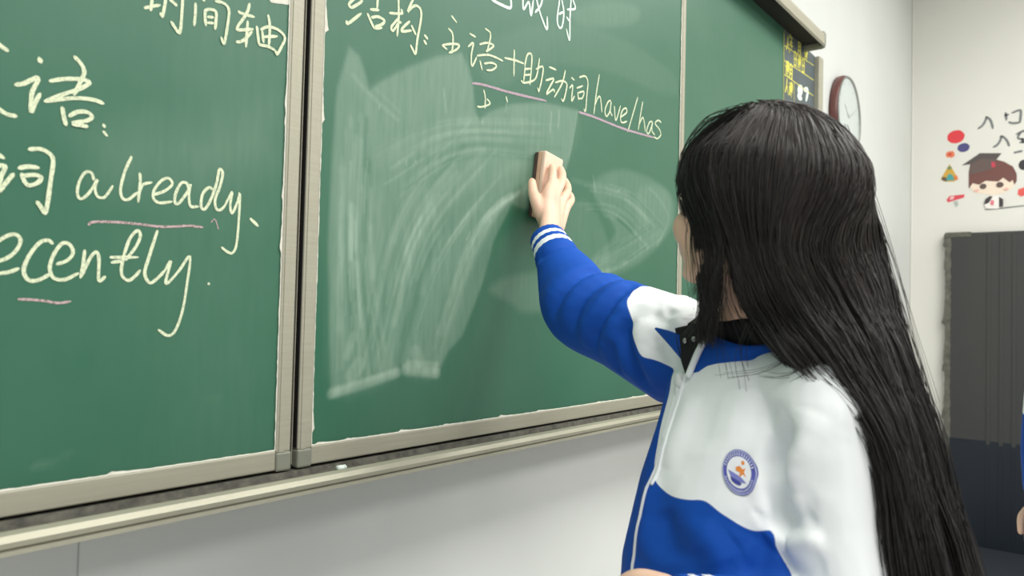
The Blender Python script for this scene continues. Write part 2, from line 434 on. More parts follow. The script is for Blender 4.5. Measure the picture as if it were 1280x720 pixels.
def dust_mid(X, Z):
    rg = np.random.default_rng(21)
    d = np.full(X.shape, 0.02)
    big = [[(0.7196,1.1762),(0.7126,1.2814),(0.7066,1.3979),(0.7087,1.5274),(0.7138,1.6233),(0.7337,1.6911),(0.7541,1.6823),(0.7679,1.6552),(0.7750,1.6359),(0.7956,1.6523),(0.8543,1.6920),(0.9181,1.7269),(0.9837,1.7524),(0.9970,1.7361),(1.0133,1.7045),(1.0239,1.6564),(1.0354,1.6444),(1.0617,1.6648),(1.1269,1.6946),(1.2298,1.7216),(1.3550,1.7333),(1.3473,1.6939),(1.3257,1.6217),(1.2927,1.5578),(1.2388,1.4936),(1.1344,1.5046),(1.0846,1.4315),(1.0579,1.3563),(1.0312,1.3049),(1.0032,1.2552),(0.9673,1.2281),(0.9412,1.1883),(0.8701,1.1971),(0.8554,1.2118),(0.8508,1.1954),(0.7816,1.1842),(0.7228,1.1690)]][0]
    d += 0.20 * patch(big, X, Z, 0.004)
    layers = (
        ([[(0.7211,1.1761),(0.7080,1.3981),(0.7187,1.6126),(0.7388,1.6780),(0.7752,1.6323),(0.7922,1.5300),(0.8135,1.4074),(0.8019,1.2820),(0.8508,1.1954)]], 0.05),
        ([[(0.7750,1.6359),(0.8720,1.7021),(0.9837,1.7524),(1.0242,1.6493),(0.9525,1.6059),(0.8421,1.5515),(0.7926,1.5176)]], 0.06),
        ([[(0.8086,1.5328),(0.9517,1.6265),(1.1269,1.6946),(1.3519,1.7327),(1.3257,1.6217),(1.1320,1.5654),(0.9576,1.4754),(0.8491,1.3720),(0.8009,1.3068)]], 0.05),
        ([[(1.1311,1.5882),(1.2924,1.5660),(1.1347,1.4970),(1.0445,1.4135),(1.0052,1.3115),(0.9392,1.1884),(0.8701,1.1971),(0.8884,1.2825),(0.9597,1.4204)]], 0.05),
        ([[(1.4154,1.5753),(1.5524,1.6380),(1.7821,1.6214),(1.8122,1.5483),(1.7434,1.4799),(1.5991,1.4106),(1.4561,1.3841),(1.4057,1.4077),(1.5217,1.4888)]], 0.14),
        ([[(1.6305,1.6060),(1.7733,1.6161),(1.7940,1.5463),(1.7262,1.4785),(1.6354,1.4805)]], 0.07),
        ([[(1.0744,1.3394),(1.1397,1.3678),(1.2709,1.3827),(1.3154,1.3519),(1.2738,1.3094),(1.1800,1.2999),(1.1418,1.3146)]], 0.14),
        ([[(1.3373,1.9491),(1.5010,2.0182),(1.6137,2.0366),(1.5765,1.9898),(1.4179,1.9346),(1.3322,1.9216)]], 0.10),
        ([[(1.0303,1.7744),(1.2237,1.8789),(1.4688,1.9376),(1.7881,1.9305),(1.7906,1.8683),(1.4723,1.8472),(1.2268,1.7986),(1.0783,1.7133)]], 0.05),
        ([[(1.2684,1.4479),(1.4226,1.3912),(1.4914,1.3588),(1.4872,1.4673),(1.3844,1.5448)]], 0.08),
    )
    for p, a in layers:
        q = np.array(p[0]); m = len(q); q = catmull(np.vstack([q[-2:], q, q[:3]]), 4)[8:8 + 4 * m]
        d += a * patch([tuple(v) for v in q], X, Z, 0.008)
    # firm edges where the eraser stopped
    for p, w, a in (([[(0.7212,1.1738),(0.7816,1.1842),(0.8507,1.1980)]], 0.022, 0.30), ([[(0.8699,1.2022),(0.9409,1.1937)]], 0.026, 0.26), ([[(0.8730,1.2150),(0.9443,1.2084)]], 0.012, 0.20),
                    ([[(0.9943,1.7525),(1.0061,1.7242),(1.0180,1.6956)]], 0.006, 0.16), ([[(1.3521,1.7292),(1.3415,1.6841),(1.3254,1.6301)]], 0.010, 0.10),
                    ([[(0.7414,1.6508),(0.7720,1.6315),(0.8366,1.6020)]], 0.012, 0.12), ([[(0.7878,1.6416),(0.8396,1.6155)]], 0.010, 0.08), ([[(1.6789,1.6129),(1.7391,1.5910),(1.7851,1.5453),(1.7263,1.4765)]], 0.014, 0.10),
                    ([[(0.7473,1.2279),(0.7584,1.2576)]], 0.02, 0.14), ([[(0.7576,1.1976),(0.7725,1.2150)]], 0.03, 0.14), ([[(0.8905,1.2301),(0.9002,1.2167)]], 0.03, 0.12)):
        d += a * swipe(p[0], w, X, Z, 0.006)
    # fine streaks that follow the strokes of the arm
    fam = (
        ([[(0.7261,1.6143),(0.7255,1.3996),(0.7279,1.1874)],[(0.7902,1.5796),(0.7915,1.3807),(0.8386,1.1998)]], 46, 0.10),
        ([[(1.0137,1.6398),(0.8456,1.4617),(0.7727,1.2090)],[(1.1320,1.5654),(0.9608,1.3930),(0.8731,1.2111)]], 40, 0.08),
        ([[(1.1835,1.5422),(1.0215,1.4402),(0.9098,1.2097)],[(1.2630,1.5863),(1.0875,1.4764),(0.9484,1.2014)]], 40, 0.065),
        ([[(0.7917,1.5424),(0.9517,1.6265),(1.2872,1.6982)],[(0.8284,1.4596),(1.0165,1.5685),(1.2911,1.5991)]], 30, 0.06),
        ([[(1.3509,1.6003),(1.5917,1.6004),(1.7810,1.5346)],[(1.2956,1.4834),(1.4858,1.5035),(1.6369,1.4419)]], 30, 0.08),
        ([[(1.3898,1.4067),(1.5589,1.4737),(1.7581,1.5526)],[(1.4233,1.3737),(1.5987,1.4201),(1.7430,1.4900)]], 16, 0.08),
    )
    for ab, n, amp in fam:
        a = catmull(ab[0], 10); b = catmull(ab[1], 10)
        for k in range(n):
            t = rg.random(); i0 = rg.integers(0, 12); i1 = rg.integers(i0 + 4, 22)
            path = (a * (1 - t) + b * t)[i0:i1]
            if len(path) < 3: continue
            path = path + rg.normal(0, 0.003, 2)
            w = 0.003 + 0.008 * rg.random() ** 2
            x0, x1 = path[:, 0].min() - 0.02, path[:, 0].max() + 0.02; z0, z1 = path[:, 1].min() - 0.02, path[:, 1].max() + 0.02
            ix = np.where((X[0] > x0) & (X[0] < x1))[0]; iz = np.where((Z[:, 0] > z0) & (Z[:, 0] < z1))[0]
            if len(ix) < 2 or len(iz) < 2: continue
            sl = (slice(iz[0], iz[-1]), slice(ix[0], ix[-1]))
            xs, zs = X[sl], Z[sl]
            dd = edge_dist([tuple(p) for p in path], xs, zs, False)
            d[sl] += amp * rg.choice((1, 1, -0.8)) * np.clip(1 - dd / w, 0, 1)
    for p in [[(0.7986,1.6190),(0.7956,1.6108)],[(0.8566,1.5410),(0.8587,1.5336)],[(0.8782,1.5434),(0.8801,1.5411)],[(0.9396,1.6791),(0.9471,1.6394)],[(1.0443,1.6463),(1.0446,1.6391)],[(1.1123,1.6943),(1.1082,1.6751)],[(1.2582,1.7084),(1.2542,1.6666)],[(1.2865,1.7180),(1.2821,1.6805)],[(1.4209,1.6026),(1.4322,1.5688)],[(1.5253,1.5817),(1.5395,1.5911)],[(1.0092,1.4248),(1.0172,1.4398)]]:
        d += 0.3 * swipe(p, 0.005, X, Z, 0.003)
    return np.clip(0.02 + (d - 0.02) * 0.62, 0.0, 1)


def sliding_board(name_label, x0, x1, dustf, step):
    t = thing('sliding_chalkboard', ((x0 + x1) / 2, 0, 1.08), name_label, 'chalkboard')
    obj('writing_surface', surface_grid(x0 + 0.02, x1 - 0.02, 1.10, 2.32, step, 0.0, dustf), M['board'], t)
    bm = bmesh.new(); box(bm, x0 + 0.005, x1 - 0.005, 0.004, 0.024, 1.08, 2.328); obj('backing', bm, M['gap'], t)
    for a, b in ((x0, x0 + 0.0235), (x1 - 0.0235, x1)):
        bm = bmesh.new(); box(bm, a, b, -0.003, 0.026, 1.0995, 2.334, 0.002)
        box(bm, a + 0.004, b - 0.010, -0.0042, 0, 1.0995, 2.334, 0.0008)
        obj('stile', bm, M['frame'], t)
    bm = bmesh.new(); box(bm, x0 + 0.0235, x1 - 0.0235, -0.003, 0.026, 1.0755, 1.1025, 0.002); obj('bottom_rail', bm, M['frame'], t)
    bm = bmesh.new(); box(bm, x0 + 0.0235, x1 - 0.0235, -0.003, 0.026, 2.31, 2.334, 0.002); obj('top_edge', bm, M['frame'], t)
    for a, b in ((x0 - 0.001, x0 + 0.0235), (x1 - 0.0235, x1 + 0.001)):
        bm = bmesh.new(); box(bm, a, b, -0.005, 0.027, 1.0735, 1.1000, 0.003); obj('corner_cap', bm, M['cap'], t)
    return t
LX0, LX1 = -0.55, 0.6505
MX0, MX1 = 0.6625, 1.8625
left = sliding_board('sliding green chalkboard at the left with recently written in cream chalk', LX0, LX1, dust_left, 0.008)
mid = sliding_board('sliding green chalkboard with wide eraser smears behind the raised hand', MX0, MX1, dust_mid, 0.003)
for b, x, s, sd in ((left, LX1 - 0.0235, -1, 3), (mid, MX0 + 0.0235, 1, 8), (mid, MX1 - 0.0235, -1, 5)):
    obj('torn_tape', ribbon_edge(x, 1.103, 2.31, s, sd, 0.010 if sd == 8 else 0.003), M['tape'], b)
obj('torn_tape', ribbon_edge_h(LX0 + 0.03, LX1 - 0.024, 1.1025, 11), M['tape'], left)
obj('torn_tape', ribbon_edge_h(MX0 + 0.024, MX1 - 0.03, 1.1025, 12), M['tape'], mid)
bm = bmesh.new(); box(bm, 0.6562, 0.6570, 0.002, 0.0285, 1.08, 2.326); obj('seal_strip', bm, M['frame'], left)
for b, x0, x1 in ((left, LX1 + 0.0002, LX1 + 0.0012), (mid, MX0 - 0.0012, MX0 - 0.0002)):
    bm = bmesh.new(); box(bm, x0, x1, -0.001, 0.026, 1.102, 2.334); obj('black_gap_strip', bm, M['gap'], b)  # black strips put in for the shade of the gap between boards

put_board = lambda u, v: (u, -0.0005, v)
def chalk(parent, name, strokes, width, m='chalk'):
    return obj(name, lines_mesh(name, strokes, width * 0.76, put_board), M[m], parent)
cc = 'chalk_character'
# upper right of the left board: the two full characters and the lower part of the first
chalk(left, cc, [[(0.4272,1.6481),(0.4316,1.6505),(0.4457,1.6579)],[(0.4355,1.6662),(0.4355,1.6587),(0.4344,1.6471)],[(0.4528,1.6722),(0.4516,1.6627),(0.4489,1.6453),(0.4462,1.6484)],[(0.4569,1.6682),(0.4617,1.6660),(0.4662,1.6635)],[(0.4729,1.6807),(0.4729,1.6636),(0.4712,1.6328),(0.4652,1.6356),(0.4595,1.6419)],[(0.4253,1.6597),(0.4536,1.6710)]], 0.0052)
chalk(left, cc, [[(0.4900,1.6748),(0.4902,1.6615),(0.4893,1.6462)],[(0.4997,1.6833),(0.5018,1.6815)],[(0.5032,1.6708),(0.5031,1.6609),(0.5047,1.6510)],[(0.5032,1.6705),(0.5106,1.6738),(0.5175,1.6727),(0.5179,1.6608),(0.5170,1.6500)],[(0.5067,1.6628),(0.5147,1.6649)],[(0.5070,1.6554),(0.5150,1.6576)],[(0.5166,1.6861),(0.5274,1.6875),(0.5350,1.6817),(0.5344,1.6644),(0.5302,1.6362),(0.5256,1.6425)]], 0.0052)
chalk(left, cc, [[(0.5493,1.6836),(0.5545,1.6827),(0.5730,1.6841)],[(0.5649,1.6991),(0.5608,1.6844),(0.5477,1.6611),(0.5553,1.6613),(0.5714,1.6673)],[(0.5631,1.6751),(0.5624,1.6582),(0.5616,1.6404)],[(0.5478,1.6430),(0.5568,1.6473),(0.5700,1.6635)],[(0.5693,1.6838),(0.5715,1.6835)],[(0.5769,1.6724),(0.5793,1.6583),(0.5819,1.6497),(0.5935,1.6505),(0.6053,1.6488)],[(0.5830,1.6704),(0.5944,1.6775),(0.6101,1.6779),(0.6205,1.6706),(0.6159,1.6571),(0.6090,1.6443),(0.6057,1.6481)],[(0.5934,1.6929),(0.5963,1.6788),(0.5958,1.6512)],[(0.5872,1.6615),(0.6085,1.6687)],[(0.5850,1.6685),(0.5875,1.6539)]], 0.0054)
obj('paper_scrap', lines_mesh('paper_scrap', [[(0.5970,1.7144),(0.6124,1.7184),(0.6274,1.7214)],[(0.5983,1.7173),(0.6137,1.7213),(0.6280,1.7243)],[(0.5982,1.7197),(0.6136,1.7238),(0.6285,1.7272)]], 0.0068, put_board, 3), M['tape'], left)
# the big character with a colon
chalk(left, cc, [[(0.2739,1.5668),(0.2825,1.5604),(0.2889,1.5571)]], 0.0058)
chalk(left, cc, [[(0.2766,1.4988),(0.2851,1.4939),(0.2912,1.4914),(0.2992,1.4912)]], 0.0058)
chalk(left, cc, [[(0.3180,1.5578),(0.3198,1.5533)]], 0.0068)
chalk(left, cc, [[(0.2967,1.5238),(0.3046,1.5272),(0.3179,1.5367),(0.3125,1.5185),(0.3126,1.4986),(0.3160,1.5094),(0.3204,1.5204)],[(0.3292,1.5359),(0.3430,1.5417),(0.3592,1.5456),(0.3694,1.5446),(0.3597,1.5351),(0.3436,1.5253),(0.3249,1.5129)],[(0.3528,1.5690),(0.3600,1.5628),(0.3634,1.5547),(0.3600,1.5434),(0.3538,1.5267)],[(0.3256,1.5130),(0.3519,1.5227),(0.3727,1.5261),(0.3854,1.5245)],[(0.3426,1.5104),(0.3443,1.5013),(0.3470,1.4916)],[(0.3499,1.5025),(0.3579,1.5087),(0.3676,1.5108),(0.3734,1.5068),(0.3680,1.5012),(0.3536,1.4952),(0.3612,1.4945),(0.3689,1.4949)]], 0.0060)
chalk(left, 'chalk_colon', [[(0.3860,1.5009),(0.3879,1.4979)],[(0.3863,1.4928),(0.3909,1.4885)]], 0.0045)
chalk(left, cc, [[(0.2823,1.4495),(0.2896,1.4454)],[(0.2796,1.4352),(0.2907,1.4376),(0.2876,1.4264),(0.2857,1.4147),(0.2871,1.4118),(0.2933,1.4222),(0.2988,1.4309)],[(0.3121,1.4589),(0.3228,1.4612),(0.3312,1.4582),(0.3357,1.4511),(0.3341,1.4296),(0.3307,1.3948),(0.3258,1.3995),(0.3214,1.4048)],[(0.3034,1.4375),(0.3119,1.4405),(0.3221,1.4409)],[(0.3062,1.4321),(0.3091,1.4245),(0.3139,1.4194)],[(0.3071,1.4300),(0.3192,1.4328),(0.3249,1.4302),(0.3201,1.4236),(0.3121,1.4201)]], 0.0060)
# latin words
cw = 'chalk_letter'
for st, w in (([[(0.3780,1.4364),(0.3763,1.4427),(0.3723,1.4449),(0.3672,1.4413),(0.3624,1.4294),(0.3619,1.4173),(0.3665,1.4137),(0.3749,1.4229),(0.3819,1.4376),(0.3797,1.4282),(0.3826,1.4188),(0.3895,1.4179),(0.3947,1.4247),(0.3990,1.4329)]], 0.0042),
              ([[(0.4189,1.4699),(0.4120,1.4513),(0.4079,1.4303),(0.4107,1.4201),(0.4174,1.4196),(0.4271,1.4291)]], 0.0046),
              ([[(0.4293,1.4521),(0.4301,1.4423),(0.4287,1.4176)],[(0.4291,1.4274),(0.4332,1.4388),(0.4443,1.4435)]], 0.0046),
              ([[(0.4465,1.4288),(0.4605,1.4358),(0.4689,1.4451),(0.4640,1.4515),(0.4549,1.4467),(0.4467,1.4338),(0.4471,1.4239),(0.4549,1.4203),(0.4697,1.4238)]], 0.0046),
              ([[(0.4898,1.4430),(0.4874,1.4488),(0.4800,1.4477),(0.4735,1.4335),(0.4735,1.4229),(0.4788,1.4236),(0.4889,1.4387),(0.4922,1.4481),(0.4906,1.4358),(0.4933,1.4213),(0.5038,1.4221)]], 0.0048),
              ([[(0.5220,1.4465),(0.5163,1.4474),(0.5087,1.4383),(0.5071,1.4230),(0.5124,1.4198),(0.5202,1.4335),(0.5270,1.4547),(0.5302,1.4729),(0.5350,1.4688),(0.5317,1.4511),(0.5259,1.4343),(0.5275,1.4227),(0.5334,1.4211),(0.5397,1.4274)]], 0.0050),
              ([[(0.5397,1.4274),(0.5494,1.4465),(0.5472,1.4295),(0.5504,1.4188),(0.5577,1.4352),(0.5605,1.4458),(0.5603,1.4125),(0.5582,1.3795),(0.5532,1.3678),(0.5460,1.3681),(0.5371,1.3735)]], 0.0046),
              ([[(0.5774,1.4148),(0.5893,1.4063)]], 0.0060),
              ([[(0.2837,1.3382),(0.2946,1.3417),(0.3039,1.3505),(0.3080,1.3619),(0.3032,1.3678),(0.2952,1.3656),(0.2846,1.3571)],[(0.2858,1.3258),(0.2983,1.3283),(0.3075,1.3328)]], 0.0052),
              ([[(0.3389,1.3614),(0.3341,1.3645),(0.3258,1.3610),(0.3163,1.3459),(0.3121,1.3309),(0.3165,1.3214),(0.3256,1.3211),(0.3381,1.3286)]], 0.0054),
              ([[(0.3438,1.3394),(0.3542,1.3443),(0.3597,1.3529),(0.3561,1.3617),(0.3481,1.3622),(0.3399,1.3486),(0.3370,1.3342),(0.3414,1.3245),(0.3523,1.3231),(0.3664,1.3311)]], 0.0052),
              ([[(0.3718,1.3568),(0.3706,1.3411),(0.3684,1.3258)],[(0.3693,1.3274),(0.3777,1.3484),(0.3843,1.3558),(0.3873,1.3471),(0.3880,1.3240),(0.3949,1.3287)]], 0.0050),
              ([[(0.4172,1.3491),(0.4286,1.3663),(0.4328,1.3791),(0.4289,1.3843),(0.4206,1.3738),(0.4141,1.3509),(0.4128,1.3327),(0.4205,1.3255),(0.4280,1.3304),(0.4342,1.3381)],[(0.3998,1.3509),(0.4312,1.3532)],[(0.4012,1.3450),(0.4132,1.3479)]], 0.0050),
              ([[(0.4528,1.3862),(0.4445,1.3562),(0.4397,1.3351),(0.4458,1.3240),(0.4540,1.3286),(0.4643,1.3397)]], 0.0052),
              ([[(0.4633,1.3385),(0.4709,1.3513),(0.4655,1.3270),(0.4692,1.3257),(0.4819,1.3407),(0.4950,1.3588),(0.4923,1.3229),(0.4877,1.2904),(0.4797,1.2672),(0.4707,1.2609),(0.4585,1.2682)]], 0.0046),
              ([[(0.5205,1.3263),(0.5224,1.3255)]], 0.0050)):
    chalk(left, cw, st, w)
for st, w in (([[(0.3746,1.3854),(0.3798,1.3892),(0.4016,1.3915),(0.4301,1.3922),(0.4540,1.3917),(0.4747,1.3938),(0.4917,1.3966),(0.5104,1.3965)]], 0.0038), ([[(0.3083,1.3005),(0.3206,1.3004),(0.3341,1.2993),(0.3463,1.2974),(0.3595,1.2996)]], 0.0036)):
    chalk(left, 'pink_underline', st, w, 'chalk_faint')
chalk(left, 'chalk_tick', [[(0.5214,1.4039),(0.5269,1.4084),(0.5321,1.3955)]], 0.002, 'chalk_faint')
# middle board
for st, w in (([[(0.7436,1.7730),(0.7413,1.7681),(0.7307,1.7544),(0.7351,1.7508),(0.7451,1.7578),(0.7560,1.7679)],[(0.7267,1.7275),(0.7302,1.7250),(0.7542,1.7479)]], 0.0062),
              ([[(0.7864,1.7849),(0.7856,1.7658)],[(0.7723,1.7600),(0.7894,1.7646)],[(0.7668,1.7513),(0.7730,1.7429),(0.7806,1.7331)],[(0.7751,1.7484),(0.7880,1.7535),(0.8009,1.7518),(0.7957,1.7438),(0.7823,1.7361)],[(0.7806,1.7331),(0.7968,1.7389)]], 0.0062),
              ([[(0.8294,1.7997),(0.8312,1.7657),(0.8291,1.7356)],[(0.8116,1.7672),(0.8267,1.7712),(0.8401,1.7758)],[(0.8360,1.7810),(0.8397,1.7757)],[(0.8299,1.7639),(0.8162,1.7466),(0.8198,1.7414),(0.8311,1.7568),(0.8368,1.7603)]], 0.0058),
              ([[(0.8627,1.8082),(0.8507,1.7829),(0.8574,1.7902),(0.8692,1.7983),(0.8796,1.7946),(0.8806,1.7786),(0.8738,1.7439),(0.8707,1.7194),(0.8640,1.7241),(0.8588,1.7299)],[(0.8553,1.7676),(0.8410,1.7529),(0.8393,1.7463),(0.8598,1.7541)],[(0.8597,1.7624),(0.8701,1.7499)]], 0.0060)):
    chalk(mid, cc, st, w)
chalk(mid, 'chalk_colon', [[(0.8905,1.7556),(0.8980,1.7514)],[(0.8894,1.7463),(0.8952,1.7413)]], 0.0062)
for st, w in (([[(1.1153,1.8977),(1.1161,1.8769),(1.0893,1.8730),(1.0636,1.8734),(1.0609,1.8774)]], 0.0080),
              ([[(1.1531,1.9107),(1.1563,1.8868),(1.1724,1.9065),(1.1805,1.8826),(1.1870,1.9153)],[(1.1948,1.9250),(1.2106,1.8968),(1.2341,1.8714),(1.2346,1.8974)],[(1.2169,1.9272),(1.2101,1.9107),(1.1932,1.8925)]], 0.0070),
              ([[(1.2768,1.9458),(1.2699,1.9042),(1.2768,1.8895),(1.2878,1.8943),(1.2930,1.9254),(1.2840,1.9501)],[(1.2758,1.9162),(1.2913,1.9258)],[(1.3191,1.9676),(1.3159,1.9218),(1.3162,1.8743),(1.3033,1.8936)],[(1.3056,1.9355),(1.3349,1.9476),(1.3242,1.9638)],[(1.3036,1.9187),(1.3130,1.9137)]], 0.0066)):
    chalk(mid, cc, st, w, 'chalk_white')
for st, w in (([[(0.9541,1.8086),(0.9677,1.8012)],[(0.9475,1.7843),(0.9570,1.7794),(0.9594,1.7644),(0.9571,1.7445)],[(0.9331,1.7514),(0.9540,1.7596),(0.9749,1.7640),(0.9683,1.7538),(0.9496,1.7427)],[(0.9331,1.7506),(0.9449,1.7476)]], 0.0052),
              ([[(1.0023,1.7923),(1.0181,1.7911)],[(0.9993,1.7681),(1.0123,1.7782),(1.0078,1.7552),(1.0105,1.7362),(1.0228,1.7562)],[(1.0301,1.7812),(1.0494,1.7895),(1.0688,1.7907),(1.0597,1.7813),(1.0472,1.7733)],[(1.0442,1.8142),(1.0585,1.8103),(1.0571,1.7951),(1.0500,1.7727)],[(1.0240,1.7589),(1.0530,1.7683),(1.0760,1.7698),(1.0962,1.7688)],[(1.0318,1.7511),(1.0380,1.7363)],[(1.0439,1.7498),(1.0650,1.7568),(1.0781,1.7544),(1.0655,1.7436),(1.0499,1.7391)]], 0.0052),
              ([[(1.1024,1.7766),(1.1359,1.7807),(1.1612,1.7818)],[(1.1305,1.7994),(1.1305,1.7763),(1.1310,1.7494)]], 0.0056),
              ([[(1.1645,1.7786),(1.1708,1.8001),(1.1803,1.8071),(1.1864,1.8022),(1.1852,1.7754),(1.1820,1.7455)],[(1.1657,1.7768),(1.1622,1.7475)],[(1.1648,1.7717),(1.1829,1.7779)],[(1.1642,1.7598),(1.1830,1.7660)],[(1.1541,1.7465),(1.1641,1.7447),(1.1943,1.7575),(1.2048,1.7739),(1.2110,1.8058)],[(1.2008,1.7813),(1.2229,1.7922),(1.2218,1.7717),(1.2117,1.7405),(1.2070,1.7456)]], 0.0056),
              ([[(1.2457,1.7979),(1.2705,1.7985)],[(1.2353,1.7679),(1.2622,1.7780),(1.2492,1.7583),(1.2383,1.7408),(1.2611,1.7555),(1.2660,1.7510)],[(1.3034,1.8057),(1.2923,1.7759),(1.2656,1.7405)],[(1.2683,1.7718),(1.2921,1.7810),(1.3094,1.7791),(1.3053,1.7581),(1.2978,1.7405),(1.2903,1.7429)]], 0.0056),
              ([[(1.3267,1.7969),(1.3382,1.7946)],[(1.3205,1.7731),(1.3319,1.7812),(1.3286,1.7484),(1.3395,1.7605)],[(1.3575,1.8056),(1.3792,1.8136),(1.3903,1.8031),(1.3870,1.7730),(1.3830,1.7385),(1.3762,1.7414)],[(1.3478,1.7799),(1.3712,1.7905)],[(1.3511,1.7716),(1.3551,1.7563)],[(1.3533,1.7709),(1.3748,1.7786),(1.3696,1.7640),(1.3550,1.7587)]], 0.0052)):
    chalk(mid, cc, st, w)
for st in ([[(1.4367,1.8318),(1.4255,1.7867),(1.4172,1.7390)],[(1.4201,1.7594),(1.4318,1.7783),(1.4410,1.7834),(1.4461,1.7716),(1.4503,1.7505)]],
           [[(1.4864,1.7861),(1.4745,1.7782),(1.4633,1.7567),(1.4710,1.7458),(1.4849,1.7615),(1.4894,1.7842),(1.4864,1.7618),(1.4951,1.7523)]],
           [[(1.5040,1.7761),(1.5117,1.7451),(1.5314,1.7836)]], [[(1.5349,1.7584),(1.5601,1.7744),(1.5571,1.7837),(1.5419,1.7761),(1.5324,1.7578),(1.5390,1.7462),(1.5625,1.7538)]],
           [[(1.6116,1.8221),(1.5891,1.7754),(1.5671,1.7297)]], [[(1.6367,1.8172),(1.6269,1.7837),(1.6174,1.7452)],[(1.6212,1.7595),(1.6382,1.7794),(1.6471,1.7663),(1.6517,1.7476)]],
           [[(1.6865,1.7801),(1.6723,1.7744),(1.6590,1.7510),(1.6694,1.7462),(1.6814,1.7624),(1.6884,1.7783),(1.6857,1.7578),(1.7012,1.7492)]], [[(1.7343,1.7874),(1.7186,1.7897),(1.7024,1.7779),(1.7254,1.7686),(1.7331,1.7561),(1.7156,1.7428),(1.6979,1.7435)]]):
    chalk(mid, cw, st, 0.0052)
chalk(mid, 'pink_underline', [[(1.0133,1.7059),(1.0440,1.7107),(1.1261,1.7159),(1.2379,1.7267)]], 0.0062, 'chalk_pink')
chalk(mid, 'pink_underline', [[(1.3582,1.7306),(1.4257,1.7331),(1.5487,1.7333),(1.6989,1.7419)]], 0.0068, 'chalk_pink')
chalk(mid, 'half_erased_stroke', [[(1.0444,1.7013),(1.0490,1.6889),(1.0490,1.6687)],[(1.0281,1.6676),(1.0400,1.6695),(1.0626,1.6804),(1.0534,1.6875)]], 0.0046)
chalk(mid, 'half_erased_stroke', [[(1.1093,1.7045),(1.1137,1.6951)]], 0.0046)


SCX, _, _ = (2.7256,0.0300,2.2122)
fixed = fr
obj('fixed_surface', surface_grid(-0.84, SCX, 1.06, 2.339, 0.02, 0.030, lambda X, Z: 0.03 + 0 * X), M['board'], fixed)
bm = bmesh.new(); box(bm, -0.838, XS - 0.001, 0.0305, 0.045, 1.059, 2.339); obj('backing', bm, M['gap'], fixed)
bm = bmesh.new(); box(bm, SCX, XS - 0.001, 0.029, 0.0305, 1.059, 2.339); obj('schedule_strip', bm, M['schedule'], fixed)
put_sched = lambda u, v: (u, 0.0285, v)
rows = [[(2.7257,2.2784),(3.0613,2.2979)],[(2.7277,2.2254),(3.0636,2.2398)],[(2.7297,2.1747),(3.0660,2.1773)],[(2.7178,2.3305),(2.7219,2.0743)],[(2.8330,2.1747),(2.8359,2.1008)]]
obj('grid_lines', lines_mesh('grid_lines', rows, 0.005, put_sched, 2), M['chalk_yellow'], fixed)
GL = {'nian': [[(.2, 1), (0, .7)], [(.15, .85), (.9, .85)], [(.25, .55), (.85, .55)], [(.25, .55), (.25, .3)], [(0, .3), (1, .3)], [(.55, .85), (.55, 0)]],
      'yue': [[(.25, .95), (.2, .3), (0, 0)], [(.25, .95), (.8, .95), (.8, .05), (.65, .1)], [(.25, .65), (.8, .65)], [(.25, .38), (.8, .38)]],
      'ri': [[(.2, .95), (.2, .05)], [(.2, .95), (.8, .95), (.8, .05)], [(.2, .52), (.8, .52)], [(.2, .08), (.8, .08)]],
      'ren': [[(.5, 1), (.4, .5), (0, 0)], [(.45, .6), (1, 0)]],
      'ke': [[(.1, .9), (.2, .8)], [(0, .6), (.2, .6), (.2, .1), (.35, .2)], [(.45, .95), (.95, .95), (.95, .55), (.45, .55), (.45, .95)], [(.45, .75), (.95, .75)], [(.4, .38), (1, .38)], [(.7, .95), (.7, 0)]]}
def glyph(g, x, z, w, h): return [[(x + a * w, z + b * h) for a, b in s] for s in GL[g]]
for g, c in (('ren', [[(2.7608,2.2956)]]), ('nian', [[(2.7955,2.3099)]]), ('yue', [[(2.8886,2.3145)]]), ('ke', [[(2.9640,2.3134)]]),
             ('ri', [[(2.8422,2.2611)]]), ('ke', [[(2.8881,2.2624)]]), ('ri', [[(2.9352,2.2612)]]), ('ke', [[(2.7560,2.2031)]]), ('yue', [[(2.7972,2.2026)]]), ('ren', [[(2.7549,2.1387)]]), ('ke', [[(2.7973,2.1370)]])):
    cx, cz = c[0][0]
    obj('yellow_character', lines_mesh('yellow_character', glyph(g, cx - 0.018, cz - 0.027, 0.036, 0.054), 0.009, put_sched, 2), M['chalk_yellow'], fixed)
obj('chalk_number', lines_mesh('chalk_number', [[(2.8782,2.1526),(2.8969,2.1698),(2.9229,2.1720),(2.9169,2.1557),(2.8790,2.1318),(2.9244,2.1333)],[(2.9493,2.1742),(2.9935,2.1808),(2.9735,2.1371)]], 0.020, put_sched, 4), M['chalk_white'], fixed)

# chalk stub lying in the tray
bm = bmesh.new(); bmesh.ops.create_cone(bm, cap_ends=True, segments=12, radius1=0.0045, radius2=0.0042, depth=0.014)
bmesh.ops.rotate(bm, verts=bm.verts, cent=(0, 0, 0), matrix=Matrix.Rotation(math.pi / 2, 3, 'Y'))
bmesh.ops.translate(bm, verts=bm.verts, vec=(0.7235, -0.024, 1.0686))
tag(obj('chalk_stub', bm, M['chalk_white'], None, True), 'tiny white chalk stub lying in the dusty chalk tray', 'chalk')

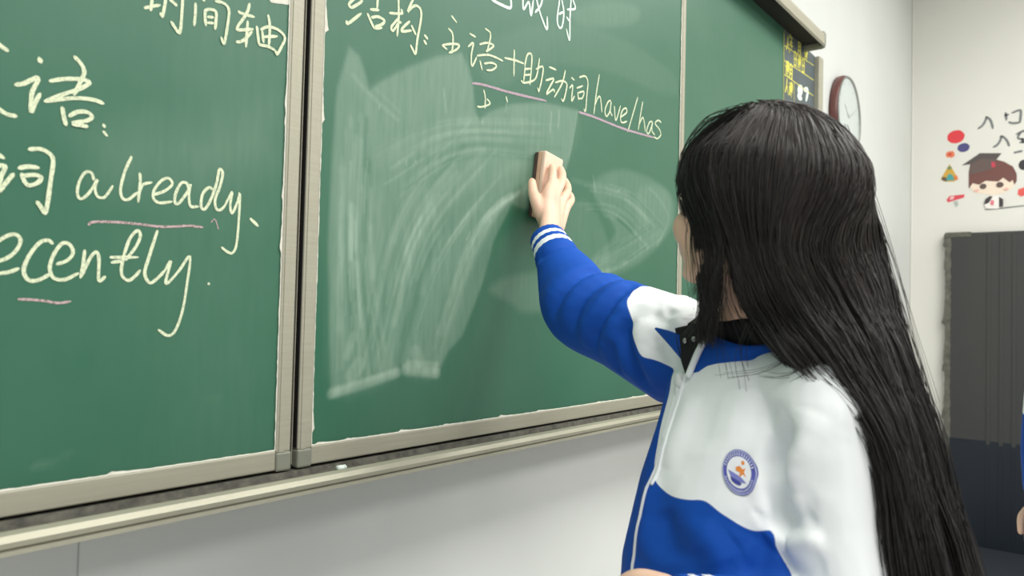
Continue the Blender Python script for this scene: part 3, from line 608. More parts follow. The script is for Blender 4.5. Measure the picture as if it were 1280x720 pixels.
# ---------------------------------------------------------------- clock
CX, _, CZ = (3.6710,0.0500,2.2253)
ck = thing('wall_clock', (CX, WY, CZ), 'round wall clock with red-brown rim beside the blackboard', 'clock')
def lathe_y(bm, prof, seg=64, cap=True):
    rings = []
    for r, y in prof:
        rings.append([bm.verts.new((r * math.cos(2 * math.pi * i / seg), y, r * math.sin(2 * math.pi * i / seg))) for i in range(seg)])
    for k in range(len(prof) - 1):
        for i in range(seg):
            f = bm.faces.new((rings[k][i], rings[k][(i + 1) % seg], rings[k + 1][(i + 1) % seg], rings[k + 1][i]))
    if cap:
        bm.faces.new(rings[0]); bm.faces.new(rings[-1][::-1])
    bmesh.ops.recalc_face_normals(bm, faces=bm.faces)
    return bm
def at_clock(bm):
    bmesh.ops.translate(bm, verts=bm.verts, vec=(CX, 0, CZ)); return bm
CRAD = 0.190
obj('rim', at_clock(lathe_y(bmesh.new(), [(CRAD - 0.02, WY), (CRAD, WY - 0.003), (CRAD + 0.002, WY - 0.024), (CRAD - 0.002, WY - 0.036), (CRAD - 0.010, WY - 0.040), (CRAD - 0.014, WY - 0.030)], 64, False)), M['clock_rim'], ck, True)
obj('bezel', at_clock(lathe_y(bmesh.new(), [(CRAD - 0.012, WY - 0.032), (CRAD - 0.004, WY - 0.041), (CRAD - 0.008, WY - 0.045), (CRAD - 0.014, WY - 0.038)], 64, False)), M['clock_bezel'], ck, True)
fc = obj('face', at_clock(lathe_y(bmesh.new(), [(CRAD - 0.013, WY - 0.020), (CRAD - 0.013, WY - 0.037)], 64)), M['clock_face'], ck)
cl = lambda u, v: (CX + u, WY - 0.0376, CZ + v)
tk = []
for h in range(12):
    a = h * math.pi / 6
    tk.append([(0.150 * math.sin(a), 0.150 * math.cos(a)), (0.165 * math.sin(a), 0.165 * math.cos(a))])
HM = flat((168, 174, 174))
for q in tk: obj('hour_mark', lines_mesh('hour_mark', [q], 0.006, cl, 2), HM, fc)
for nm, ang, ln, w in (('hour_hand', 5.3, 0.085, 0.009), ('minute_hand', 1.1, 0.13, 0.006)):
    obj(nm, lines_mesh(nm, [[(0, 0), (ln * math.sin(ang), ln * math.cos(ang))]], w, lambda u, v: (CX + u, WY - 0.0390, CZ + v), 2), HM, ck)

# ---------------------------------------------------------------- side wall: dark panel and stickers
pn = thing('dark_panel', (X1 - 0.03, -0.7, 0), 'tall charcoal panel with frayed grey edge tape standing against the side wall', 'panel')
bm = bmesh.new(); box(bm, X1 - 0.045, X1 - 0.002, -1.25, -0.118, 0.0, 1.832, 0.006); obj('board', bm, M['panel'], pn)
for k in range(15):
    y = -0.33 - 0.062 * k
    bm = bmesh.new(); box(bm, X1 - 0.0485, X1 - 0.045, y - 0.010, y + 0.010, 0.02, 1.812, 0.0015); obj('rib', bm, M['panel'], pn)
bm = bmesh.new(); box(bm, X1 - 0.0475, X1 - 0.044, -1.248, -0.133, 0.0, 0.62, 0.0015); obj('lower_part', bm, M['panel_lower'], pn)  # same ribbed panel, coloured darker and bluer over its lower part
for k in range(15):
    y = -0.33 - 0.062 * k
    bm = bmesh.new(); box(bm, X1 - 0.0500, X1 - 0.0474, y - 0.010, y + 0.010, 0.02, 0.60, 0.001); obj('rib', bm, M['panel_lower'], pn)
bm = bmesh.new(); box(bm, X1 - 1.00, X1 - 0.06, -1.20, -0.12, 0.0, 0.012, 0.004)  # dark sheet added to hide the pale floor below the panel
tag(obj('dark_floor_sheet', bm, M['dark_sheet']), 'added dark navy sheet hiding the floor in front of the charcoal panel', 'mat')
rr = random.Random(4); V = []; Fc = []
n = 130
lump = 0
for i in range(n + 1):
    z = 1.830 * i / n
    if rr.random() < 0.10: lump = rr.uniform(0.2, 1) * 0.022
    lump *= 0.75
    y0 = -0.108 + 0.004 * rr.random() + lump; y1 = -0.132 - 0.008 * rr.random()
    for x in (X1 - 0.047, X1 - 0.003): V += [(x, y0, z), (x, y1, z)]
for i in range(n):
    a = 4 * i
    Fc += [(a, a + 1, a + 5, a + 4), (a + 2, a + 6, a + 7, a + 3), (a, a + 4, a + 6, a + 2), (a + 1, a + 3, a + 7, a + 5)]
me = bpy.data.meshes.new('edge_tape'); me.from_pydata(V, [], Fc); me.update()
obj('edge_tape', me, M['panel_edge'], pn)
bm = bmesh.new(); box(bm, X1 - 0.049, X1 - 0.002, -0.24, -0.106, 1.806, 1.837, 0.004); obj('corner_tape', bm, M['panel_edge'], pn)

SX = X1 - 0.0012
def decal_polys(polys, thick=0.0008):
    """stack of flat coloured outlines on the side wall, each a hair in front of the last"""
    V = []; Fc = []; mi = []; mats = []
    for k, (poly, rgb) in enumerate(polys):
        x = SX - 0.0006 * k; b = len(V)
        V += [(x, y, z) for y, z in poly]; n = len(poly)
        V += [(X1, y, z) for y, z in poly]
        Fc.append(list(range(b, b + n)))
        for i in range(n): Fc.append((b + i, b + n + i, b + n + (i + 1) % n, b + (i + 1) % n))
        m = MATC.setdefault(rgb, None) or flat(rgb); MATC[rgb] = m
        if m not in mats: mats.append(m)
        mi += [mats.index(m)] * (n + 1)
    me = bpy.data.meshes.new('decal'); me.from_pydata(V, [], Fc); me.update()
    me.polygons.foreach_set('material_index', mi)
    return me, mats
MATC = {}
def blob(c, ry, rz, n=24, wob=0.0, seed=1):
    rr = random.Random(seed)
    return [(c[0] + ry * math.cos(2 * math.pi * i / n) * (1 + wob * rr.uniform(-1, 1)), c[1] + rz * math.sin(2 * math.pi * i / n) * (1 + wob * rr.uniform(-1, 1))) for i in range(n)]
def sticker(name, polys, label):
    me, mats = decal_polys(polys)
    return tag(obj(name, me, mats), label, 'sticker')
def pos(s): return s[0][0]
sticker('round_sticker', [(blob([[(-0.1521,2.4195)]][0][0], 0.046, 0.040, wob=.03), (222, 62, 70))], 'round red sticker, upper left of the wall stickers')
sticker('round_sticker', [(blob([[(-0.1923,2.3493)]][0][0], 0.032, 0.027, wob=.03), (78, 74, 128))], 'small round navy sticker below the red one')
sticker('flower_sticker', [(blob([[(-0.1209,2.3160)]][0][0], 0.024, 0.020, wob=.25, seed=3), (226, 122, 84)), (blob([[(-0.1209,2.3160)]][0][0], 0.009, 0.008), (200, 70, 60))], 'tiny orange flower sticker above the yellow toy sticker')
sticker('toy_sticker', [([[(-0.0726,2.1693),(-0.1192,2.2577),(-0.1661,2.1610),(-0.1409,2.1487),(-0.0899,2.1531)]][0], (206, 164, 66)), ([[(-0.0812,2.1832),(-0.1026,2.1764),(-0.1070,2.1516),(-0.0770,2.1640)]][0], (96, 84, 72)), ([[(-0.1027,2.1569),(-0.1068,2.1858),(-0.1195,2.1992),(-0.1365,2.1879),(-0.1451,2.1580)]][0], (76, 160, 156)), (blob([[(-0.1193,2.2333)]][0][0], 0.012, 0.010), (116, 142, 96)), ([[(-0.1408,2.1778),(-0.1576,2.1860),(-0.1661,2.1610),(-0.1493,2.1577)]][0], (224, 124, 70))], 'small yellow and teal triangular toy sticker')
sticker('plane_sticker', [([[(-0.1034,2.0399),(-0.1203,2.0630),(-0.1582,2.0650),(-0.2000,2.0666),(-0.1959,2.0477),(-0.1542,2.0362),(-0.1120,2.0247)]][0], (214, 72, 84)), ([[(-0.1245,2.0578),(-0.1456,2.0611),(-0.1415,2.0420),(-0.1204,2.0387)]][0], (232, 190, 190)), ([[(-0.1416,2.0275),(-0.1626,2.0308),(-0.1669,2.0064),(-0.1544,1.9927)]][0], (176, 182, 178))], 'small red aeroplane sticker near the dark panel')
sticker('graduate_sticker', [
    ([[(-0.2368,2.1500),(-0.2288,2.1075),(-0.2495,2.0724),(-0.2903,2.0645),(-0.3386,2.0513),(-0.3981,2.0609),(-0.4333,2.0814),(-0.4487,2.0988),(-0.4486,2.1453)]][0], (238, 220, 200)),
    ([[(-0.2206,2.0986),(-0.2201,2.1995),(-0.2281,2.2467),(-0.2649,2.2764),(-0.3378,2.2687),(-0.3974,2.2436),(-0.4406,2.2112),(-0.4601,2.1675),(-0.4603,2.1256),(-0.4487,2.1034),(-0.4409,2.1320),(-0.4253,2.1194),(-0.3938,2.1502),(-0.3702,2.1288),(-0.3061,2.1391),(-0.2738,2.1181),(-0.2410,2.1305)]][0], (112, 72, 66)),
    ([[(-0.2240,2.2327),(-0.2770,2.2990),(-0.3617,2.2615),(-0.3300,2.2033),(-0.2653,2.1904),(-0.2243,2.1847)]][0], (100, 84, 80)),
    ([[(-0.1866,2.2437),(-0.2770,2.3062),(-0.3854,2.2942),(-0.3617,2.2615),(-0.2894,2.2738),(-0.2322,2.2463)]][0], (84, 76, 74)),
    ([[(-0.3338,2.2455),(-0.3498,2.2486),(-0.3579,2.2194),(-0.3380,2.2119)]][0], (196, 66, 84)),
    (blob([[(-0.2941,2.1069)]][0][0], 0.017, 0.016), (96, 78, 72)), (blob([[(-0.3782,2.1093)]][0][0], 0.018, 0.016), (96, 78, 72)),
    (blob([[(-0.2617,2.0857)]][0][0], 0.012, 0.007), (240, 186, 176)), (blob([[(-0.4098,2.0833)]][0][0], 0.012, 0.007), (240, 186, 176)),
    ([[(-0.2987,1.9974),(-0.3066,2.0301),(-0.3306,2.0472),(-0.3784,2.0436),(-0.3943,2.0190),(-0.3905,1.9819),(-0.3668,1.9694),(-0.3149,1.9727)]][0], (238, 234, 228)),
    ([[(-0.2987,1.9974),(-0.3066,2.0301),(-0.3306,2.0472),(-0.3427,2.0416),(-0.3228,2.0053)]][0], (60, 54, 56)), ([[(-0.3745,2.0392),(-0.3943,2.0237),(-0.3944,1.9816),(-0.3747,1.9782)]][0], (60, 54, 56)),
    ([[(-0.3348,2.0233),(-0.3507,2.0174),(-0.3469,1.9895),(-0.3309,1.9953)]][0], (220, 120, 130)),
], 'cartoon child graduate sticker with brown hair and mortarboard cap')
wall_put = lambda u, v: (SX, u, v)
for nm, st, w, lab in (('wall_character', [[(-0.3088,2.5207),(-0.3055,2.5013),(-0.2904,2.4722),(-0.2661,2.4528)],[(-0.3099,2.5186),(-0.3256,2.5018),(-0.3352,2.4774),(-0.3415,2.4443)]], 0.013, 'grey handwritten character in the upper row, left one'),
                  ('wall_character', [[(-0.4041,2.5302),(-0.4086,2.4852)],[(-0.4014,2.5143),(-0.4205,2.5181)],[(-0.4357,2.5244),(-0.4718,2.5348),(-0.4788,2.5195),(-0.4736,2.4620)],[(-0.4206,2.4718),(-0.4424,2.4624),(-0.4736,2.4633)]], 0.013, 'grey handwritten character in the upper row, boxy one at the right'),
                  ('wall_character', [[(-0.3837,2.3969),(-0.3783,2.3701),(-0.3635,2.3457),(-0.3431,2.3336)],[(-0.3854,2.3954),(-0.4046,2.3767),(-0.4167,2.3525),(-0.4222,2.3310)]], 0.013, 'grey handwritten character in the lower row, left one'),
                  ('wall_character', [[(-0.4577,2.3962),(-0.4962,2.4152)],[(-0.4776,2.4034),(-0.4653,2.3739),(-0.5017,2.3585)],[(-0.4750,2.3468),(-0.5070,2.3495)],[(-0.4857,2.3701),(-0.4900,2.3406)],[(-0.4909,2.4113),(-0.5281,2.3970)]], 0.012, 'grey handwritten character in the lower row, cut by the picture edge'),
                  ('wall_dash', [[(-0.4473,2.2906),(-0.4672,2.2935),(-0.4870,2.2965)]], 0.013, 'short grey dash just above the graduate cap'),
                  ('wall_line', [[(-0.3028,1.9688),(-0.3787,1.9709),(-0.5144,1.9805)]], 0.008, 'thin grey line under the graduate sticker')):
    tag(obj(nm, lines_mesh(nm, st, w, wall_put, 4), M['ink']), lab, 'wall lettering')
sticker('dot_sticker', [(blob([[(-0.4947,2.2151)]][0][0], 0.026, 0.030), (52, 50, 54))], 'small black sticker at the right edge beside the graduate cap')
sticker('dot_sticker', [(blob([[(-0.4874,2.0585)]][0][0], 0.022, 0.026, wob=.2), (222, 90, 84))], 'small red sticker at the right edge beside the graduate face')


# ---------------------------------------------------------------- chalkboard eraser
er = thing('chalkboard_eraser', (1.224, 0, 1.5475), 'pale wooden chalkboard eraser with brown felt pressed to the green board', 'eraser')
def er_place(bm):
    bmesh.ops.rotate(bm, verts=bm.verts, cent=(0, 0, 0), matrix=Matrix.Rotation(math.radians(8.2), 3, 'Y'))
    bmesh.ops.translate(bm, verts=bm.verts, vec=(1.224, 0, 1.5475)); return bm
bm = bmesh.new(); box(bm, -0.030, 0.030, -0.010, -0.0016, -0.065, 0.065, 0.001); obj('felt_pad', er_place(bm), M['felt'], er)
bm = bmesh.new(); box(bm, -0.031, 0.031, -0.018, -0.010, -0.066, 0.066, 0.0015); obj('wood_edge', er_place(bm), M['wood_dark'], er)
bm = bmesh.new(); box(bm, -0.031, 0.031, -0.0285, -0.018, -0.066, 0.066, 0.003); obj('wood_block', er_place(bm), M['wood'], er)
# ---------------------------------------------------------------- people
def V3(p): return np.array(p, float)
def frame_at(d, ref):
    d = d / np.linalg.norm(d); a = np.cross(ref, d)
    if np.linalg.norm(a) < 1e-4: a = np.cross((0.3, 0.5, 0.8), d)
    a /= np.linalg.norm(a); return a, np.cross(d, a)
def tube(bm, pts, rad, seg=18, n=5, ref=(0, 0, 1)):
    """closed tapering limb through pts; rad is one radius or (across, along ref) per point"""
    P = catmull(pts, n) if len(pts) > 2 else np.array([V3(pts[0]) + (V3(pts[1]) - V3(pts[0])) * t for t in np.linspace(0, 1, n + 1)])
    R2 = np.array([(r, r) if np.isscalar(r) else r for r in rad], float)
    t = np.linspace(0, len(rad) - 1, len(P))
    ra = np.interp(t, range(len(rad)), R2[:, 0]); rb = np.interp(t, range(len(rad)), R2[:, 1])
    T = np.gradient(P, axis=0); rings = []
    ax = P[-1] - P[0]; ax = ax / (np.linalg.norm(ax) + 1e-9)
    if abs(ax @ (np.array(ref, float) / np.linalg.norm(ref))) > 0.9: ref = (0.8, -0.6, 0.0) if abs(ax[2]) > 0.5 else (0, 0, 1)
    def ring(c, a, b, x, y): return [bm.verts.new(c + a * x * math.cos(2 * math.pi * i / seg) + b * y * math.sin(2 * math.pi * i / seg)) for i in range(seg)]
    for k in range(len(P)):
        a, b = frame_at(T[k], np.array(ref, float))
        if k == 0:
            u = T[0] / np.linalg.norm(T[0]); m = min(ra[0], rb[0])
            for q in (0.95, 0.6): rings.append(ring(P[0] - u * m * math.sqrt(1 - (1 - q + .05) ** 2) * 0.9 if q == .6 else P[0] - u * m * 0.92, a, b, ra[0] * (0.35 if q == .95 else 0.8), rb[0] * (0.35 if q == .95 else 0.8)))
        rings.append(ring(P[k], a, b, ra[k], rb[k]))
        if k == len(P) - 1:
            u = T[-1] / np.linalg.norm(T[-1]); m = min(ra[-1], rb[-1])
            rings.append(ring(P[k] + u * m * 0.55, a, b, ra[k] * 0.8, rb[k] * 0.8)); rings.append(ring(P[k] + u * m * 0.92, a, b, ra[k] * 0.35, rb[k] * 0.35))
    for k in range(len(rings) - 1):
        for i in range(seg): bm.faces.new((rings[k][i], rings[k][(i + 1) % seg], rings[k + 1][(i + 1) % seg], rings[k + 1][i]))
    bm.faces.new(rings[0][::-1]); bm.faces.new(rings[-1])
def ball(bm, c, axes, r, seg=20):
    """ellipsoid; axes = 3 unit vectors, r = 3 radii"""
    res = bmesh.ops.create_uvsphere(bm, u_segments=seg, v_segments=seg // 2, radius=1)
    A3 = np.array(axes, float)
    for v in res['verts']:
        q = V3(v.co); v.co = V3(c) + A3[0] * q[0] * r[0] + A3[1] * q[1] * r[1] + A3[2] * q[2] * r[2]
def loft(bm, rings):
    L = [[bm.verts.new(p) for p in r] for r in rings]; n = len(L[0])
    for k in range(len(L) - 1):
        for i in range(n): bm.faces.new((L[k][i], L[k][(i + 1) % n], L[k + 1][(i + 1) % n], L[k + 1][i]))
    bm.faces.new(L[0][::-1]); bm.faces.new(L[-1])
def fuse(bm, voxel, smooth=4, factor=0.5):
    """one continuous skin over overlapping closed forms"""
    bmesh.ops.recalc_face_normals(bm, faces=bm.faces)
    me = bpy.data.meshes.new('tmp'); bm.to_mesh(me); bm.free()
    o = bpy.data.objects.new('tmp', me); COL.objects.link(o)
    md = o.modifiers.new('r', 'REMESH'); md.mode = 'VOXEL'; md.voxel_size = voxel; md.use_smooth_shade = True
    if smooth:
        ms = o.modifiers.new('s', 'SMOOTH'); ms.factor = factor; ms.iterations = smooth
    dg = bpy.context.evaluated_depsgraph_get(); dg.update()
    out = bpy.data.meshes.new_from_object(o.evaluated_get(dg))
    bpy.data.objects.remove(o); bpy.data.meshes.remove(me)
    return out
def coords(me):
    a = np.empty(len(me.vertices) * 3, np.float32); me.vertices.foreach_get('co', a); return a.reshape(-1, 3).astype(float)
def normals(me):
    a = np.empty(len(me.vertices) * 3, np.float32); me.vertex_normals.foreach_get('vector', a); return a.reshape(-1, 3).astype(float)
def set_coords(me, co): me.vertices.foreach_set('co', co.astype(np.float32).ravel()); me.update()
def set_attr(me, name, v):
    a = me.attributes.get(name) or me.attributes.new(name, 'FLOAT', 'POINT'); a.data.foreach_set('value', np.asarray(v, np.float32))
def pl_dist(co, path):
    P = np.asarray(path, float); best = np.full(len(co), 9.0); bt = np.zeros(len(co)); acc = 0; tot = np.linalg.norm(np.diff(P, axis=0), axis=1).sum()
    for i in range(len(P) - 1):
        ab = P[i + 1] - P[i]; L = np.linalg.norm(ab)
        t = np.clip(((co - P[i]) @ ab) / (ab @ ab + 1e-12), 0, 1)
        d = np.linalg.norm(co - P[i] - t[:, None] * ab, axis=1); k = d < best
        best[k] = d[k]; bt[k] = (acc + t[k] * L) / tot; acc += L
    return best, bt
def folds(me, fl, bvh):
    """cloth folds: (path, width, height) ridges (or creases when height < 0) along the cloth"""
    co = coords(me); nr = normals(me); out = np.zeros(len(co))
    for path, w, h in fl:
        P = np.array([V3(bvh.find_nearest(Vector(p))[0]) for p in catmull(path, 5)])
        lo = P.min(0) - 4 * w; hi = P.max(0) + 4 * w
        k = np.where(((co > lo) & (co < hi)).all(1))[0]
        d, t = pl_dist(co[k], P)
        fade = np.clip(np.minimum(t, 1 - t) * 5, 0, 1) ** 0.7
        out[k] += h * fade * (np.exp(-(d / w) ** 2) - 0.35 * np.exp(-((d - 2 * w) / w) ** 2))
    set_coords(me, co + nr * out[:, None])
def bvh_of(me):
    return BVHTree.FromPolygons([v.co[:] for v in me.vertices], [p.vertices[:] for p in me.polygons])

UP = np.array((0, 0, 1.0))
Fw = np.array((-0.849, 0.528, 0.0)); Lw = np.array((-0.528, -0.849, 0.0))      # the way her chest faces; her left
MID = V3((0.9434,-0.5272,1.2609))
RS, LS = V3((1.0195,-0.3976,1.2646)), V3((0.8630,-0.6569,1.2078))
RE_, LE = V3((1.0707,-0.2062,1.3076)), V3((0.8599,-0.6814,0.9684))
RW, LW = V3((1.1358,-0.0860,1.4328)), V3((0.7229,-0.5612,1.0066))
HC = V3((0.8710,-0.5818,1.4419))                                                        # middle of the skull
Fh = np.array((0.229, 0.960, 0.16)); Fh /= np.linalg.norm(Fh)
Lh = np.cross(UP, Fh); Lh /= np.linalg.norm(Lh); Uh = np.cross(Fh, Lh)
AXH = (Fh, Lh, Uh)
def hd(f, l, u): return HC + Fh * f + Lh * l + Uh * u

girl = thing('person', (MID[0], MID[1], 0.0), 'person with very long black hair in white and blue track jacket wiping the board', 'person')

def torso_rings(levels, n=40, expo=2.2, rside=0.75):
    out = []
    for z, fr, bk, w in levels:
        c = np.array((MID[0], MID[1], z)); r = []; rs = rside if z > 1.17 else rside * 0.86
        for i in range(n):
            a = 2 * math.pi * i / n
            ca, sa = math.cos(a), math.sin(a)
            x = math.copysign(abs(ca) ** (2 / expo), ca); y = math.copysign(abs(sa) ** (2 / expo), sa) * (1.0 if sa > 0 else rs)
            r.append(c + Fw * (x * (fr if x > 0 else bk)) + Lw * (y * w))
        out.append(r)
    return out

# --- body: one skin from scalp to feet
bm = bmesh.new()
ball(bm, HC, AXH, (0.098, 0.080, 0.092), 28)
ball(bm, hd(0.026, 0, -0.040), AXH, (0.074, 0.066, 0.078), 24)
ball(bm, hd(0.050, 0, -0.084), AXH, (0.042, 0.044, 0.030), 18)
ball(bm, hd(0.034, 0, -0.060), AXH, (0.066, 0.060, 0.054), 22)
for s in (1, -1):
    ball(bm, hd(0.062, s * 0.036, -0.046), AXH, (0.028, 0.028, 0.030), 14)
    ball(bm, hd(-0.004, s * 0.074, -0.030), AXH, (0.015, 0.006, 0.026), 14)
    tube(bm, [hd(0.016, s * 0.050, -0.068), hd(0.060, s * 0.026, -0.094)], [0.020, 0.018], 12)
    ball(bm, hd(0.086, s * 0.010, -0.056), AXH, (0.010, 0.008, 0.007), 10)
tube(bm, [hd(0.092, 0, -0.012), hd(0.104, 0, -0.040), hd(0.108, 0, -0.052)], [0.008, 0.009, 0.011], 12)
ball(bm, hd(0.088, 0, -0.071), AXH, (0.010, 0.022, 0.006), 14)
ball(bm, hd(0.086, 0, -0.080), AXH, (0.011, 0.019, 0.007), 14)
ball(bm, hd(0.078, 0, -0.102), AXH, (0.018, 0.022, 0.014), 14)
NB = np.array((MID[0], MID[1], 1.262)) - Fw * 0.015
tube(bm, [hd(-0.014, 0, -0.050), HC * 0.45 + NB * 0.55 - UP * 0.02, NB, NB - UP * 0.06], [0.054, 0.048, 0.056, 0.07], 20)
loft(bm, torso_rings([(1.255, .045, .05, .07), (1.225, .055, .07, .105), (1.19, .062, .08, .115), (1.12, .075, .085, .112), (1.03, .075, .08, .11), (0.95, .075, .08, .115), (0.86, .075, .095, .15), (0.78, .06, .09, .155), (0.74, .04, .06, .12)]))
tube(bm, [RS, RE_, RW], [0.040, 0.034, 0.025], 16, 6)
tube(bm, [LS, LE, LW], [0.028, 0.026, 0.022], 16, 6)
ANK = []
for s in (1, -1):
    hip = np.array((MID[0], MID[1], 0.80)) + Lw * s * 0.085 - Fw * 0.01
    kn = np.array((MID[0], MID[1], 0.43)) + Lw * s * 0.09 + Fw * 0.015; an = np.array((MID[0], MID[1], 0.075)) + Lw * s * 0.09 - Fw * 0.02
    tube(bm, [hip, (hip + kn) / 2, kn, (kn + an) / 2 - Fw * .01, an], [0.082, 0.070, 0.050, 0.048, 0.034], 16, 4)
    tube(bm, [an - UP * 0.030 - Fw * 0.02, an - UP * 0.040 + Fw * 0.09, an - UP * 0.046 + Fw * 0.15], [(0.030, 0.028), (0.036, 0.022), (0.030, 0.016)], 14, 4)
    ANK.append(an)
# right hand: thumb along the left side of the eraser, fingers over its face and right edge
HRB = [
    [(1.1594,-0.0720,1.4624), (1.1663,-0.0600,1.5182), (1.1811,-0.0580,1.5464), (1.2025,-0.0460,1.5708), (1.2127,-0.0365,1.5859)],
    [(1.1670,-0.0740,1.4616), (1.1813,-0.0660,1.5198), (1.2074,-0.0620,1.5484), (1.2324,-0.0480,1.5706), (1.2423,-0.0370,1.5860)],
    [(1.1832,-0.0700,1.4619), (1.2087,-0.0620,1.5145), (1.2432,-0.0530,1.5369), (1.2645,-0.0380,1.5572), (1.2644,-0.0300,1.5692)],
    [(1.1998,-0.0640,1.4624), (1.2345,-0.0540,1.5057), (1.2727,-0.0430,1.5256), (1.2872,-0.0310,1.5398), (1.2856,-0.0240,1.5483)],
]
for ch, r in zip(HRB, (0.0088, 0.0090, 0.0085, 0.0076)):
    tube(bm, ch, [0.0125, 0.0118, r, r * 0.92, r * 0.78], 12, 4)
tube(bm, [(1.1598,-0.0700,1.4595), (1.1523,-0.0580,1.4864), (1.1501,-0.0440,1.5127), (1.1579,-0.0320,1.5329), (1.1654,-0.0240,1.5501)], [0.015, 0.0150, 0.0112, 0.0098, 0.0080], 12, 4)
tube(bm, [RW, (1.1773,-0.0640,1.4950), (1.1873,-0.0600,1.5180)], [(0.022, 0.017), (0.031, 0.015), (0.030, 0.013)], 16, 4, (0, 1, 0))
# left hand: loose fist in front of the belly
LHX = V3((0.7663,-0.4897,0.9654)) - LW; LHX /= np.linalg.norm(LHX); LHZ = UP - LHX * (UP @ LHX); LHZ /= np.linalg.norm(LHZ); LHY = np.cross(LHZ, LHX)
def lh(x, y, z): return LW + LHX * x + LHY * y + LHZ * z
tube(bm, [lh(0.0, 0, 0), lh(0.035, 0, 0), lh(0.070, 0, 0)], [(0.018, 0.024), (0.016, 0.034), (0.014, 0.036)], 16, 4, LHZ)
for k, (z, r) in enumerate(((0.028, .0085), (0.010, .0088), (-0.009, .0084), (-0.026, .0075))):
    L = (1.0, 1.05, 1.0, 0.85)[k]
    tube(bm, [lh(0.030, -0.002, z * .9), lh(0.070, -0.004, z), lh(0.070 + 0.026 * L, 0.012, z), lh(0.070 + 0.018 * L, 0.034, z), lh(0.070 - 0.004 * L, 0.036, z)], [0.012, 0.0115, r, r * .92, r * .8], 12, 4)
tube(bm, [lh(0.015, 0.008, 0.022), lh(0.040, 0.024, 0.034), lh(0.062, 0.036, 0.030), lh(0.078, 0.044, 0.020)], [0.014, 0.0125, 0.0105, 0.0085], 12, 4)
body_me = fuse(bm, 0.0030, 4)
co = coords(body_me); nr = normals(body_me)
loc = (co - HC) @ np.array(AXH).T
push = np.zeros(len(co))
for s in (1, -1):
    d2 = ((loc - np.array((0.088, s * 0.030, -0.022))) / np.array((0.03, 0.020, 0.013))) ** 2
    push -= 0.010 * np.exp(-d2.sum(1))
set_coords(body_me, co + nr * push[:, None])
set_attr(body_me, 'scalp', np.clip((loc[:, 2] - (0.062 - 1.3 * np.clip(0.066 - loc[:, 0], 0, 0.09))) / 0.006, 0, 1) * (np.linalg.norm(loc, axis=1) < 0.14) * (loc[:, 2] > -0.075))
set_attr(body_me, 'lip', np.clip(1.6 - np.linalg.norm((loc - np.array((0.097, 0, -0.0755))) / np.array((0.016, 0.024, 0.011)), axis=1) * 1.6, 0, 1))
obj('body', body_me, M['skin'], girl, True)
for s in (1, -1):
    b = bmesh.new(); ball(b, hd(0.0800, s * 0.030, -0.022), AXH, (0.012, 0.012, 0.012), 20); e = obj('eye', b, M['eye'], girl, True)
    b = bmesh.new(); ball(b, hd(0.0885, s * 0.030, -0.022), AXH, (0.0045, 0.0060, 0.0060), 16); obj('iris', b, M['iris'], e, True)
    b = bmesh.new(); tube(b, [hd(0.089, s * 0.016, 0.000), hd(0.090, s * 0.030, 0.006), hd(0.078, s * 0.050, 0.001)], [0.0018, 0.0026, 0.0014], 8, 5); obj('eyebrow', b, M['hair'], girl, True)
    b = bmesh.new(); tube(b, [hd(0.0905, s * 0.019, -0.019), hd(0.0935, s * 0.030, -0.0155), hd(0.086, s * 0.042, -0.019)], [0.0008, 0.0016, 0.0010], 8, 5); obj('eyelash', b, M['hair'], girl, True)

# --- jacket
bm = bmesh.new()
JL = [(1.262, .050, .055, .080), (1.245, .062, .080, .115), (1.215, .076, .100, .138), (1.155, .103, .108, .146), (1.096, .125, .112, .155), (1.0, .148, .115, .172), (0.92, .152, .118, .176), (0.84, .146, .118, .176), (0.80, .128, .105, .160), (0.765, .114, .103, .158)]
loft(bm, torso_rings(JL))
NBASE = np.array((MID[0], MID[1], 1.235))
tube(bm, [NBASE, (NBASE + RS) / 2 + UP * 0.004, RS + UP * 0.002], [0.046, 0.052, 0.066], 18, 4)
tube(bm, [NBASE, (NBASE + LS) / 2 + UP * 0.006, LS + UP * 0.002], [0.046, 0.048, 0.055], 18, 4)
RC = RW + (RE_ - RW) * 0.27
tube(bm, [RS - (RE_ - RS) * 0.1 - UP * .015, RS + (RE_ - RS) * 0.5 - UP * 0.004, RE_, (RE_ + RC) / 2, RC], [0.078, 0.070, 0.066, 0.056, 0.038], 22, 5)
LC = LW + (LE - LW) * 0.17
tube(bm, [LS, LS + (LE - LS) * 0.5, LE, (LE + LC) / 2 - UP * .004, LC], [0.056, 0.055, 0.066, 0.050, 0.038], 22, 5)
jk_me = fuse(bm, 0.0036, 8)
jb = bvh_of(jk_me)
